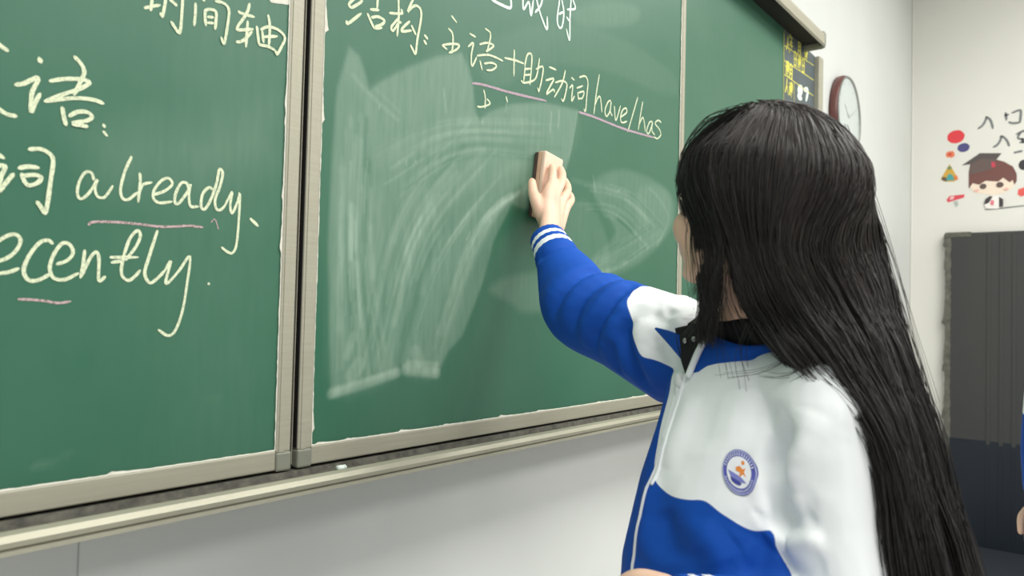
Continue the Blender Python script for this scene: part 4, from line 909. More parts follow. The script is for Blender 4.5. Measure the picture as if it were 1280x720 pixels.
FOLDS = [
    # right sleeve: creases with soft rolls of cloth beside them
    ([(1.0810,-0.1106,1.3960), (1.0852,-0.1318,1.3902), (1.1153,-0.1547,1.4086)], 0.008, -0.006),
    ([(1.0242,-0.1950,1.2936), (1.0213,-0.2088,1.3209), (1.0455,-0.2246,1.3451), (1.0932,-0.2375,1.3630), (1.1067,-0.2542,1.3543)], 0.0100, -0.0056),
    ([(1.0344,-0.1764,1.3078), (1.0414,-0.1867,1.3384), (1.0684,-0.2062,1.3647), (1.0962,-0.2260,1.3781)], 0.0180, 0.0050),
    ([(1.0102,-0.2250,1.2790), (1.0155,-0.2330,1.3045), (1.0403,-0.2495,1.3282), (1.0778,-0.2654,1.3425), (1.0939,-0.2858,1.3405)], 0.0160, 0.0040),
    ([(1.0106,-0.2414,1.2745), (1.0218,-0.2572,1.3051), (1.0508,-0.2787,1.3237), (1.0757,-0.3106,1.3284)], 0.0100, -0.0056),
    ([(0.9912,-0.2796,1.2370), (0.9873,-0.2925,1.2702), (1.0014,-0.3114,1.2913), (1.0215,-0.3216,1.3074), (1.0353,-0.3233,1.3163)], 0.0100, -0.0056),
    ([(1.0023,-0.2621,1.2530), (0.9994,-0.2762,1.2842), (1.0137,-0.2954,1.3056), (1.0372,-0.3097,1.3186)], 0.0140, 0.0050),
    ([(0.9759,-0.3087,1.2366), (0.9706,-0.3194,1.2631), (0.9813,-0.3342,1.2870), (1.0026,-0.3458,1.3040)], 0.0140, 0.0050),
    ([(0.9765,-0.3240,1.2047), (0.9618,-0.3228,1.2309), (0.9649,-0.3283,1.2624)], 0.0100, -0.0060),
    ([(0.9722,-0.3551,1.2899), (0.9587,-0.3529,1.2647), (0.9540,-0.3770,1.2199), (0.9546,-0.3924,1.1888)], 0.0110, -0.0075),
    ([(0.9656,-0.3792,1.2928), (0.9463,-0.3854,1.2595), (0.9367,-0.4037,1.2225)], 0.0110, 0.0045),
    # right shoulder
    ([(0.9604,-0.3894,1.3042), (0.9522,-0.4110,1.2990), (0.9742,-0.4229,1.3028)], 0.0098, -0.0042),
    ([(0.9303,-0.4135,1.2589), (0.9318,-0.4169,1.2881), (0.9490,-0.4233,1.3025)], 0.0112, -0.0036),
    ([(0.9091,-0.4343,1.2415), (0.9126,-0.4400,1.2678), (0.9360,-0.4384,1.2888)], 0.0112, 0.0024),
    # chest and left sleeve
    ([(0.8188,-0.6406,1.1939), (0.8382,-0.6307,1.1526), (0.8474,-0.6240,1.1072), (0.8472,-0.6220,1.0724)], 0.011, -0.012),
    ([(0.8393,-0.6027,1.2098), (0.8542,-0.6034,1.1689), (0.8645,-0.5978,1.1178)], 0.024, -0.003),
    ([(0.8205,-0.6594,1.2040), (0.8262,-0.6485,1.1649), (0.8227,-0.6419,1.1228)], 0.016, 0.005),
    ([(0.8108,-0.6235,1.0553), (0.7899,-0.6465,1.0761), (0.7953,-0.6698,1.0829)], 0.014, 0.008),
    ([(0.8367,-0.6253,1.0821), (0.8138,-0.6451,1.0878), (0.8040,-0.6655,1.0977)], 0.010, -0.005),
    ([(0.8624,-0.5356,1.2208), (0.8672,-0.5393,1.1738), (0.8749,-0.5467,1.1270)], 0.024, -0.003),
    ([(0.8581,-0.4972,1.2085), (0.8553,-0.4912,1.1602), (0.8530,-0.4859,1.1119)], 0.016, 0.004),
    ([(0.8392,-0.4986,1.0690), (0.8379,-0.5118,1.0439), (0.8332,-0.5205,1.0147)], 0.016, -0.006),
    ([(0.8523,-0.5473,1.0662), (0.8476,-0.5563,1.0417), (0.8463,-0.5695,1.0134)], 0.016, 0.005),
    ([(0.8614,-0.5907,1.0546), (0.8594,-0.5872,1.0365), (0.8547,-0.5801,1.0138)], 0.014, -0.006),
    ([(0.8536,-0.4699,1.0998), (0.8416,-0.4685,1.0536), (0.8319,-0.4702,1.0086)], 0.014, 0.005),
]

folds(jk_me, FOLDS, jb)
jb = bvh_of(jk_me)
co = coords(jk_me); nr = normals(jk_me)
S = (co - MID) @ Lw; Fd = (co - MID) @ Fw; Z = co[:, 2]
# neck opening: a V pressed in where the zip is undone
vneck = [(-0.075, 1.310), (-0.068, 1.275), (-0.017, 1.228), (0.012, 1.262), (0.030, 1.310)]
dv = inside(vneck, S, Z) & (Fd > 0)
ed = edge_dist(vneck, S, Z)
co = co - Fw * (np.where(dv, np.clip(ed / 0.004, 0, 1), 0) * 0.020)[:, None]
set_coords(jk_me, co)
# blue and white cloth
dR, tR = pl_dist(co, [RS, RE_, RW]); dL, tL = pl_dist(co, [LS, LE, LW])
zk = catmull([(-0.20, 1.26), (-0.10, 1.24), (-0.045, 1.208), (-0.030, 1.165), (-0.012, 1.125), (0.004, 1.104), (0.034, 1.092), (0.067, 1.0925), (0.085, 1.096), (0.104, 1.087), (0.123, 1.077), (0.135, 1.073), (0.145, 1.080), (0.153, 1.090), (0.20, 1.14)], 6)
zb = np.interp(S, zk[:, 0], zk[:, 1])
torso_blue = zb - Z
arm = (RE_ - RS) / np.linalg.norm(RE_ - RS); D3 = -Fw + arm * (Fw @ arm)
n_s = np.cross(V3((0.9460,-0.4305,1.1991)) - V3((1.0093,-0.3551,1.3185)), D3); n_s /= np.linalg.norm(n_s)
if (RE_ - V3((1.0093,-0.3551,1.3185))) @ n_s < 0: n_s = -n_s
sleeveR = (co - V3((1.0093,-0.3551,1.3185))) @ n_s
sleeveL = (tL - 0.74) * 0.35
blue = np.where(S > 0.06, np.maximum(np.minimum(torso_blue, dL - 0.070), np.minimum(sleeveL, 0.080 - dL)), torso_blue)
blue = np.maximum(blue, np.where((dR < 0.12) & (S < -0.03), sleeveR, -1))
EMS, EMZ = 0.112, 1.131

ed_ = np.empty(len(jk_me.edges) * 2, np.int32); jk_me.edges.foreach_get('vertices', ed_); ed_ = ed_.reshape(-1, 2)
deg = np.bincount(ed_.ravel(), minlength=len(co)).astype(float)
blue = np.clip(blue, -0.03, 0.03)
for _ in range(5):
    acc = np.bincount(ed_[:, 0], blue[ed_[:, 1]], len(co)) + np.bincount(ed_[:, 1], blue[ed_[:, 0]], len(co))
    blue = 0.4 * blue + 0.6 * acc / deg
set_attr(jk_me, 'blue', blue)
jk = obj('jacket', jk_me, M['jacket'], girl, True)
def front(s, z, out=0.002):
    o = MID + Lw * s; o = np.array((o[0], o[1], z)) + Fw * 0.5
    h = jb.ray_cast(Vector(o), Vector(-Fw))
    return (V3(h[0]) if h[0] is not None else o - Fw * 0.4) + Fw * out
# cuffs: ribbed, blue with two white bands
def cuff(a, b, r0, r1, bands):
    a, b = V3(a), V3(b); u = b - a; x, y = frame_at(u, UP); V = []; Fc = []; mi = []
    n = 40; st = [(0.0, r0 * 1.0, 0)] + [(t, r0 + (r1 - r0) * t + 0.0015, 0) for t in np.linspace(0.06, 1.0, 18)] + [(1.0, r1 - 0.004, 0), (0.75, r1 - 0.006, 0)]
    for t, r, _ in st:
        for i in range(n):
            q = 2 * math.pi * i / n; rr_ = r * (1 + 0.012 * math.cos(20 * q))
            V.append(tuple(a + u * t + x * rr_ * math.cos(q) + y * rr_ * math.sin(q)))
    for k in range(len(st) - 1):
        tm = (st[k][0] + st[k + 1][0]) / 2
        w = 1 if any(p <= tm <= q for p, q in bands) and k < len(st) - 3 else 0
        for i in range(n): Fc.append((k * n + i, k * n + (i + 1) % n, (k + 1) * n + (i + 1) % n, (k + 1) * n + i)); mi.append(w)
    me = bpy.data.meshes.new('cuff'); me.from_pydata(V, [], Fc); me.update(); me.polygons.foreach_set('material_index', mi)
    return me
ob = obj('cuff', cuff(RC + (RW - RC) * -0.12, RW + (RW - RC) * 0.10, 0.0390, 0.0310, ((0.22, 0.42), (0.60, 0.80))), [M['blue'], M['white']], jk, True)
ob = obj('cuff', cuff(LC + (LW - LC) * -0.15, LW + (LW - LC) * 0.35, 0.0355, 0.0290, ((0.22, 0.42), (0.60, 0.80))), [M['blue'], M['white']], jk, True)
# hem band
rg_ = torso_rings([(0.800, .130, .107, .162), (0.795, .132, .110, .165), (0.77, .126, .110, .165), (0.750, .112, .107, .162), (0.750, .10, .10, .15)], 60)
b = bmesh.new(); L_ = [[b.verts.new(p) for p in r] for r in rg_]
for k in range(len(L_) - 1):
    for i in range(60): b.faces.new((L_[k][i], L_[k][(i + 1) % 60], L_[k + 1][(i + 1) % 60], L_[k + 1][i]))
obj('hem_band', b, M['blue'], jk, True)
# zip
zl = lambda z: float(np.interp(z, [0.7, 1.15, 1.19, 1.23], [0.0, 0.0, -0.010, -0.019]))
ZS = [(zl(z), z) for z in np.linspace(1.226, 0.745, 44)]
zp = [front(s, z, 0.0012) for s, z in ZS]
b = bmesh.new(); tube(b, zp, [0.0020] * len(zp), 8, 1); obj('zip', b, M['zip'], jk, True)
for sd in (1, -1):
    pts = [front(zl(z) + sd * 0.0055, z, 0.0006) for z in np.linspace(1.226, 1.098 if sd > 0 else 1.15, 24)]
    b = bmesh.new(); tube(b, pts, [0.0024] * len(pts), 8, 1); obj('zip_tape', b, M['white'], jk, True)
b = bmesh.new(); c = front(zl(1.218), 1.218, 0.006); ball(b, c, (Fw, Lw, UP), (0.004, 0.0075, 0.010), 14); ball(b, c - UP * 0.020 + Fw * 0.002, (Fw, Lw, UP), (0.0022, 0.005, 0.014), 12); obj('zip_slider', b, M['zip'], jk, True)
# standing collar, open at the front
def collar(spec, thick=0.003):
    lo = catmull([p for p, q in spec], 6); hi = catmull([q for p, q in spec], 6); V = []; Fc = []; n = len(lo); m = 6
    for i in range(n):
        for k in range(m):
            t = k / (m - 1); p = lo[i] * (1 - t) + hi[i] * t
            V.append(tuple(p))
    for i in range(n - 1):
        for k in range(m - 1): Fc.append((i * m + k, (i + 1) * m + k, (i + 1) * m + k + 1, i * m + k + 1))
    me = bpy.data.meshes.new('collar'); me.from_pydata(V, [], Fc); me.update()
    b = bmesh.new(); b.from_mesh(me); bmesh.ops.recalc_face_normals(b, faces=b.faces); bmesh.ops.solidify(b, geom=list(b.faces), thickness=thick); bpy.data.meshes.remove(me)
    return b
def nk(f, l, z): return np.array((MID[0], MID[1], z)) + Fw * f + Lw * l
cl_spec = [(V3((0.8845,-0.4866,1.2296)), V3((0.8939,-0.5057,1.2798))), (V3((0.8721,-0.5293,1.2369)), V3((0.8649,-0.5572,1.2678))), (V3((0.8662,-0.5741,1.2484)), V3((0.8666,-0.5886,1.2693))), (V3((0.8679,-0.6126,1.2632)), V3((0.8763,-0.6142,1.2766))),
           (nk(-0.045, 0.072, 1.275), nk(-0.045, 0.066, 1.300)), (nk(-0.074, 0.0, 1.280), nk(-0.074, 0.0, 1.308)), (nk(-0.05, -0.065, 1.285), nk(-0.05, -0.060, 1.312))]
obj('collar', collar(cl_spec), M['blue'], jk, True)
obj('collar', collar([(V3((0.9339,-0.4112,1.2815)), V3((0.9352,-0.4129,1.2837))), (V3((0.9057,-0.4471,1.2620)), V3((0.9128,-0.4409,1.2804))), (V3((0.8889,-0.4734,1.2445)), V3((0.8956,-0.4641,1.2762)))]), M['blue'], jk, True)
pt = [V3((0.8803,-0.4875,1.2278)), V3((0.8851,-0.4965,1.2538)), V3((0.8886,-0.5071,1.2779))]
b = bmesh.new(); tube(b, pt, [0.0042, 0.0045, 0.0042], 10, 6); obj('collar_piping', b, M['white'], jk, True)

# emblem on the left chest
EC = (EMS, EMZ)
def emb(u, v, out): return tuple(front(EC[0] + u * 0.55 - v * 0.24, EC[1] + v * 0.85, out))
def emb_poly(name, pts, rgb, out, parent):
    c = np.mean(pts, axis=0); V = [emb(c[0], c[1], out)] + [emb(u, v, out) for u, v in pts]; n = len(pts)
    me = bpy.data.meshes.new(name); me.from_pydata(V, [], [(0, 1 + i, 1 + (i + 1) % n) for i in range(n)]); me.update()
    return obj(name, me, MATC.setdefault(rgb, None) or flat(rgb), parent, True)
def ell(a, b, n=40, c=(0, 0)): return [(c[0] + a * math.cos(2 * math.pi * i / n), c[1] + b * math.sin(2 * math.pi * i / n)) for i in range(n)]
EA, EB = 0.0285, 0.0275
eb = emb_poly('emblem', ell(EA, EB), (86, 92, 176), 0.0016, jk); eb['label'] = 'oval blue ringed school emblem with orange runner'
def em_ring(a0, b0, a1, b1, rgb, out, name):
    n = 48; V = []
    for i in range(n):
        q = 2 * math.pi * i / n; V.append(emb(a0 * math.cos(q), b0 * math.sin(q), out)); V.append(emb(a1 * math.cos(q), b1 * math.sin(q), out))
    me = bpy.data.meshes.new(name); me.from_pydata(V, [], [(2 * i, 2 * i + 1, (2 * i + 3) % (2 * n), (2 * i + 2) % (2 * n)) for i in range(n)]); me.update()
    return obj(name, me, MATC.setdefault(rgb, None) or flat(rgb), jk, True)
em_ring(EA * .96, EB * .96, EA * .92, EB * .92, (190, 196, 226), 0.0020, 'emblem_ring')
emb_poly('emblem_field', ell(EA * .70, EB * .70), (240, 242, 246), 0.0022, jk)
TX = []
for i in range(16):
    q = math.radians(20 + 140 * i / 15)
    p0, p1 = (EA * .76 * math.cos(q), EB * .76 * math.sin(q)), (EA * .88 * math.cos(q), EB * .88 * math.sin(q))
    TX.append([p0, p1])
for i in range(20):
    q = math.radians(200 + 140 * i / 19)
    TX.append([(EA * .79 * math.cos(q), EB * .79 * math.sin(q)), (EA * .86 * math.cos(q), EB * .86 * math.sin(q))])
MATC[(214, 218, 238)] = flat((214, 218, 238))
obj('emblem_lettering', lines_mesh('emblem_lettering', TX, 0.0024, lambda u, v: emb(u, v, 0.0024), 2, (0, 0)), MATC[(214, 218, 238)], jk)
for p in ([(-0.004, 0.006), (0.002, 0.008), (0.006, 0.004), (0.011, 0.006), (0.008, 0.001), (0.012, -0.005), (0.006, -0.002), (0.000, -0.006), (0.002, 0.000), (-0.004, 0.002)], [(x + 0.007, z + 0.012) for x, z in ell(.0026, .0026, 10)]):
    emb_poly('emblem_runner', p, (232, 140, 62), 0.0028, jk)
emb_poly('emblem_wing', [(-0.017, 0.002), (-0.008, -0.001), (0.002, -0.005), (0.012, -0.012), (0.006, -0.012), (-0.004, -0.010), (-0.012, -0.007)], (124, 130, 200), 0.0027, jk)
emb_poly('emblem_wing', [(-0.013, -0.006), (-0.004, -0.009), (0.004, -0.013), (0.001, -0.016), (-0.006, -0.014), (-0.011, -0.011)], (64, 68, 150), 0.0031, jk)

# --- black shirt under the jacket, with its own collar and two snaps
bm = bmesh.new()
loft(bm, torso_rings([(1.270, .044, .050, .060), (1.24, .053, .06, .085), (1.20, .070, .08, .115), (1.15, .088, .085, .12), (1.10, .09, .09, .13)]))
sh = obj('black_shirt', fuse(bm, 0.004, 2), M['black_cloth'], girl, True)
sc = [(V3((0.8955,-0.4853,1.2500)), V3((0.9077,-0.4918,1.2973))), (V3((0.8850,-0.5255,1.2525)), V3((0.8852,-0.5278,1.2942))), (V3((0.8774,-0.5678,1.2597)), V3((0.8761,-0.5601,1.2987))), (V3((0.8832,-0.6030,1.2650)), V3((0.8792,-0.5929,1.2941))),
      (nk(-0.040, 0.056, 1.268), nk(-0.040, 0.050, 1.312)), (nk(-0.064, 0.0, 1.268), nk(-0.064, 0.0, 1.318)), (nk(-0.040, -0.056, 1.268), nk(-0.040, -0.050, 1.312)), (nk(0.010, -0.066, 1.268), nk(0.006, -0.060, 1.308)), (V3((0.9104,-0.4607,1.2533)), V3((0.9199,-0.4666,1.2906)))]
obj('shirt_collar', collar(sc, 0.004), M['black_cloth'], sh, True)
pl = [(V3((0.9032,-0.4580,1.2831)), V3((0.9050,-0.4995,1.2935))), (V3((0.8968,-0.4649,1.2620)), V3((0.8971,-0.5013,1.2706))), (V3((0.8915,-0.4733,1.2424)), V3((0.8912,-0.4959,1.2477))), (V3((0.8894,-0.4811,1.2250)), V3((0.8890,-0.4856,1.2273)))]
obj('shirt_placket', collar(pl, 0.003), M['black_cloth'], sh, True)
for c in (V3((0.8923,-0.4757,1.2686)), V3((0.8925,-0.4874,1.2711))):
    b = bmesh.new(); ball(b, c, (Fw, Lw, UP), (0.0022, 0.0036, 0.0036), 12); obj('snap', b, M['snap'], sh, True)

# --- trousers and shoes
bm = bmesh.new()
loft(bm, torso_rings([(0.93, .10, .10, .15), (0.86, .10, .115, .168), (0.78, .09, .115, .175), (0.72, .08, .10, .17)]))
for s, an in zip((1, -1), ANK):
    hip = np.array((MID[0], MID[1], 0.80)) + Lw * s * 0.085 - Fw * 0.005; kn = np.array((MID[0], MID[1], 0.43)) + Lw * s * 0.09 + Fw * 0.01
    tube(bm, [hip, (hip + kn) / 2, kn, (kn + an) / 2, an + UP * 0.03], [0.100, 0.090, 0.076, 0.070, 0.066], 18, 4)
obj('trousers', fuse(bm, 0.007, 4), M['trouser'], girl, True)
for s, an in zip((1, -1), ANK):
    b = bmesh.new(); tube(b, [an - UP * 0.020 - Fw * 0.035, an - UP * 0.028 + Fw * 0.06, an - UP * 0.036 + Fw * 0.16], [(0.043, 0.047), (0.047, 0.040), (0.040, 0.031)], 20, 5)
    sho = obj('shoe', fuse(b, 0.005, 3), M['shoe'], girl, True)
    b = bmesh.new(); tube(b, [an - UP * 0.0655 - Fw * 0.035, an - UP * 0.0655 + Fw * 0.06, an - UP * 0.0655 + Fw * 0.165], [(0.044, 0.0095), (0.048, 0.0095), (0.042, 0.0095)], 20, 5); obj('sole', b, M['sole'], sho, True)
# --- hair: thousands of thin strands combed down from the crown, over the back and past the waist
def strand_mesh(name, ctrl, w0, w1, tone, per=4, sides=3, rg=None):
    """ctrl (n, k, 3) control points; every strand becomes a thin tapering tube"""
    n, k, _ = ctrl.shape
    Q = np.concatenate([2 * ctrl[:, :1] - ctrl[:, 1:2], ctrl, 2 * ctrl[:, -1:] - ctrl[:, -2:-1]], 1); out = []
    for i in range(k - 1):
        p0, p1, p2, p3 = Q[:, i], Q[:, i + 1], Q[:, i + 2], Q[:, i + 3]
        for t in np.linspace(0, 1, per, endpoint=False):
            out.append(0.5 * (2 * p1 + (p2 - p0) * t + (2 * p0 - 5 * p1 + 4 * p2 - p3) * t * t + (3 * p1 - p0 - 3 * p2 + p3) * t ** 3))
    out.append(ctrl[:, -1]); P = np.stack(out, 1); m = P.shape[1]
    T = np.gradient(P, axis=1); T /= np.linalg.norm(T, axis=2, keepdims=True) + 1e-9
    ref = rg.normal(0, 1, (n, 1, 3)); a = np.cross(T, np.broadcast_to(ref, T.shape)); a /= np.linalg.norm(a, axis=2, keepdims=True) + 1e-9; b = np.cross(T, a)
    tt = np.linspace(0, 1, m)[None, :, None]; w = (np.asarray(w0).reshape(-1, 1, 1) * (1 - tt) + np.asarray(w1).reshape(-1, 1, 1) * tt)
    V = np.stack([P + w * (a * math.cos(2 * math.pi * j / sides) + b * math.sin(2 * math.pi * j / sides)) for j in range(sides)], 2)   # n m sides 3
    idx = np.arange(n * m * sides).reshape(n, m, sides); r = np.roll(idx, -1, axis=2)
    F = np.stack([idx[:, :-1], r[:, :-1], r[:, 1:], idx[:, 1:]], -1).reshape(-1, 4)
    me = bpy.data.meshes.new(name); co = V.reshape(-1, 3).astype(np.float32)
    me.vertices.add(len(co)); me.vertices.foreach_set('co', co.ravel())
    me.loops.add(F.size); me.loops.foreach_set('vertex_index', F.ravel().astype(np.int32))
    me.polygons.add(len(F)); me.polygons.foreach_set('loop_start', np.arange(len(F), dtype=np.int32) * 4)
    me.update(calc_edges=True)
    tn = np.broadcast_to(np.asarray(tone).reshape(n, -1, 1) if np.ndim(tone) else np.full((n, 1, 1), tone), (n, m, sides))
    set_attr(me, 'tone', tn.reshape(-1)); me.polygons.foreach_set('use_smooth', np.ones(len(F), bool))
    return me

HK = np.array([0.0, 0.12, 0.25, 0.5, 0.75, 1.0])
HL = [
    [(0.8088,-0.5309,1.3863), (0.7844,-0.5706,1.3783), (0.7836,-0.5825,1.3778), (0.7757,-0.6337,1.3753), (0.8310,-0.6736,1.3827), (0.9630,-0.6883,1.3985)],
    [(0.8348,-0.5319,1.3310), (0.8239,-0.5502,1.3252), (0.8246,-0.5924,1.3132), (0.8078,-0.6490,1.3194), (0.8563,-0.6867,1.3253), (0.9638,-0.7023,1.3333)],
    [(0.8538,-0.5202,1.2919), (0.8431,-0.5388,1.2887), (0.8152,-0.6393,1.2592), (0.8189,-0.6828,1.2623), (0.8622,-0.7122,1.2675), (0.9605,-0.7191,1.2698)],
    [(0.8619,-0.5130,1.2668), (0.8596,-0.5262,1.2656), (0.8284,-0.7086,1.1779), (0.8271,-0.7279,1.1781), (0.8608,-0.7415,1.1765), (0.9619,-0.7483,1.1714)],
    [(0.8497,-0.5208,1.2486), (0.8454,-0.5473,1.2411), (0.8251,-0.7351,1.0487), (0.8374,-0.7538,1.0476), (0.8698,-0.7707,1.0478), (0.9683,-0.7818,1.0312)],
    [(0.8498,-0.5208,1.2439), (0.8456,-0.5473,1.2365), (0.8347,-0.7523,0.9247), (0.8480,-0.7692,0.9252), (0.8806,-0.7863,0.9260), (0.9764,-0.8019,0.9072)],
]
HL = [np.array(l) for l in HL]
CFn = np.array((CF.x, CF.y, 0.0)); CFn /= np.linalg.norm(CFn)
def level(k, s):
    return np.stack([np.interp(s, HK, HL[k][:, c]) for c in range(3)], 1)
def dome(a, e, infl):
    """point over the skull at azimuth a, elevation e"""
    r = np.array((0.098, 0.080, 0.092)) + infl[:, None]
    x, y, z = np.cos(e) * np.cos(a) * r[:, 0], np.cos(e) * np.sin(a) * r[:, 1], np.sin(e) * r[:, 2]
    return HC + x[:, None] * Fh + y[:, None] * Lh + z[:, None] * Uh
def comb(n, s, seed, fan=1.0):
    rg = np.random.default_rng(seed)
    u = rg.random(n) ** 0.8                                   # 0 outer layer, 1 next to the skull
    nc = 420; cs = np.sort(rg.random(nc)); ci = np.clip(np.searchsorted(cs, (s - s.min()) / (np.ptp(s) + 1e-9)), 0, nc - 1)
    csv = cs * np.ptp(s) + s.min(); cu = rg.random(nc); cw = rg.normal(0, 1, (nc, 6, 3))
    big = np.sort(rg.random(22)) * np.ptp(s) + s.min(); bj = np.abs(csv[ci][:, None] - big[None]).argmin(1); bs = big[bj] + 0.10 * (csv[ci] - big[bj])
    sr = s * fan
    a = np.radians(46 + 174 * sr)
    infl = (0.014 - 0.009 * u) * np.clip(0.35 + 2.6 * sr, 0, 1) + rg.normal(0, 0.0012, n)
    part = 0.062 - 0.10 * np.clip(sr, 0, 1) + rg.normal(0, 0.006, n)
    root = HC + Fh * part[:, None] + Lh * (0.004 + 0.010 * np.abs(rg.normal(0, 1, n)))[:, None]
    zz = np.sqrt(np.clip(1 - (part / 0.098) ** 2, 0.1, 1)) * (0.092 + infl * 0.85)
    root = root + Uh * zz[:, None]
    e1 = np.radians(62) + rg.normal(0, 0.08, n); e2 = np.radians(34) + rg.normal(0, 0.05, n); e3 = np.radians(10) + rg.normal(0, 0.05, n)
    pts = [root, dome(a, e1, infl), dome(a, e2, infl + 0.003), dome(a, e3, infl + 0.006)]
    for k in range(6):
        g = min(0.8, 0.20 + 0.15 * k)
        g2 = (0, 0, 0.05, 0.30, 0.55, 0.62)[k] if s.min() > 0.2 else 0
        se = (s * (1 - g) + csv[ci] * g) * (1 - g2) + bs * g2 + rg.normal(0, 0.010, n)
        if k >= 3 and s.min() > 0.2:
            for gc, gs in ((0.42, 0.036), (0.54, 0.022), (0.80, 0.040)):
                dl = se - gc; se = se + np.sign(dl) * gs * (k - 2) / 2 * np.exp(-(dl / 0.06) ** 2)
        p = level(k, se)
        off = (u * (1 - 0.5 * g) + cu[ci] * 0.5 * g) * (0.040 if k else 0.030)
        pts.append(p + CFn * off[:, None] + cw[ci, k] * (0.0012 + 0.0009 * k) + rg.normal(0, 0.0010 + 0.0005 * k, (n, 3)))
    return np.stack(pts, 1), u, rg
rgS = np.random.default_rng(5)
# main mass at the back and left side
n = 8200; s = 0.235 + 0.785 * rgS.random(n)
c, u, rg = comb(n, s, 31)
tone = np.clip(0.10 + 0.35 * rg.random((n, 1)) ** 2 + np.linspace(0.55, -0.1, 37)[None, :] * (0.5 + 0.5 * rg.random((n, 1))), 0, 1)
obj('hair', strand_mesh('hair', c, 0.00062, 0.00040, tone, 4, 3, rg), M['hair'], girl, False)
# side lock that falls past the cheek into the collar
n = 1000; s = 0.125 * rgS.random(n) ** 0.9 - 0.005
c, u, rg = comb(n, s, 32, 2.05)
c = c[:, :8]; q = rg.random((n, 1)); c[:, 7] = c[:, 6] * (1 - q) + c[:, 7] * q; c[:, 6] = c[:, 5] * (1 - q) * 0.35 + c[:, 6] * (1 - (1 - q) * 0.35)
obj('side_lock', strand_mesh('side_lock', c, 0.00055, 0.00022, np.clip(0.1 + 0.4 * rg.random((n, 1)), 0, 1), 4, 3, rg), M['hair'], girl, False)
# thin strands between them that partly veil the neck
n = 26; s = 0.13 + 0.10 * rgS.random(n)
c, u, rg = comb(n, s, 33)
obj('neck_strands', strand_mesh('neck_strands', c[:, :7], 0.00045, 0.00025, 0.2, 4, 3, rg), M['hair'], girl, False)
# far side
n = 2200; s = 1.02 + 0.62 * rgS.random(n)
a = np.radians(44 + 176 * s); rg = np.random.default_rng(35); infl = 0.016 - 0.010 * rg.random(n)
part = np.interp(s, [1.0, 1.64], [-0.04, 0.06]); root = HC + Fh * part[:, None] - Lh * (0.004 + 0.01 * rg.random(n))[:, None] + Uh * (np.sqrt(1 - (part / 0.098) ** 2) * (0.092 + infl * .85))[:, None]
pts = [root, dome(a, np.radians(62) + rg.normal(0, .08, n), infl), dome(a, np.radians(34) + rg.normal(0, .05, n), infl + 0.002), dome(a, np.radians(2) + rg.normal(0, .04, n), infl + 0.004)]
b0 = pts[-1]; tgt = level(2, np.full(n, 1.0)) + CFn * 0.03; f = np.clip((1.45 - s) / 0.4, 0, 1)[:, None]
for k, z in enumerate((1.33, 1.25, 1.12, 1.0)):
    q = b0.copy(); q[:, 2] = z
    lv = level(min(k + 1, 4), np.full(n, 1.0)) + CFn * (0.02 + 0.03 * rg.random(n))[:, None]
    if k < 2: q = q * (1 - f * (0.4 + 0.4 * k)) + lv * f * (0.4 + 0.4 * k)
    else: q = np.where(f > 0.02, lv, pts[-1] - UP * 0.03)
    pts.append(q + rg.normal(0, 0.002, (n, 3)))
obj('hair_far_side', strand_mesh('hair_far_side', np.stack(pts, 1), 0.0006, 0.0004, 0.15, 4, 3, rg), M['hair'], girl, False)
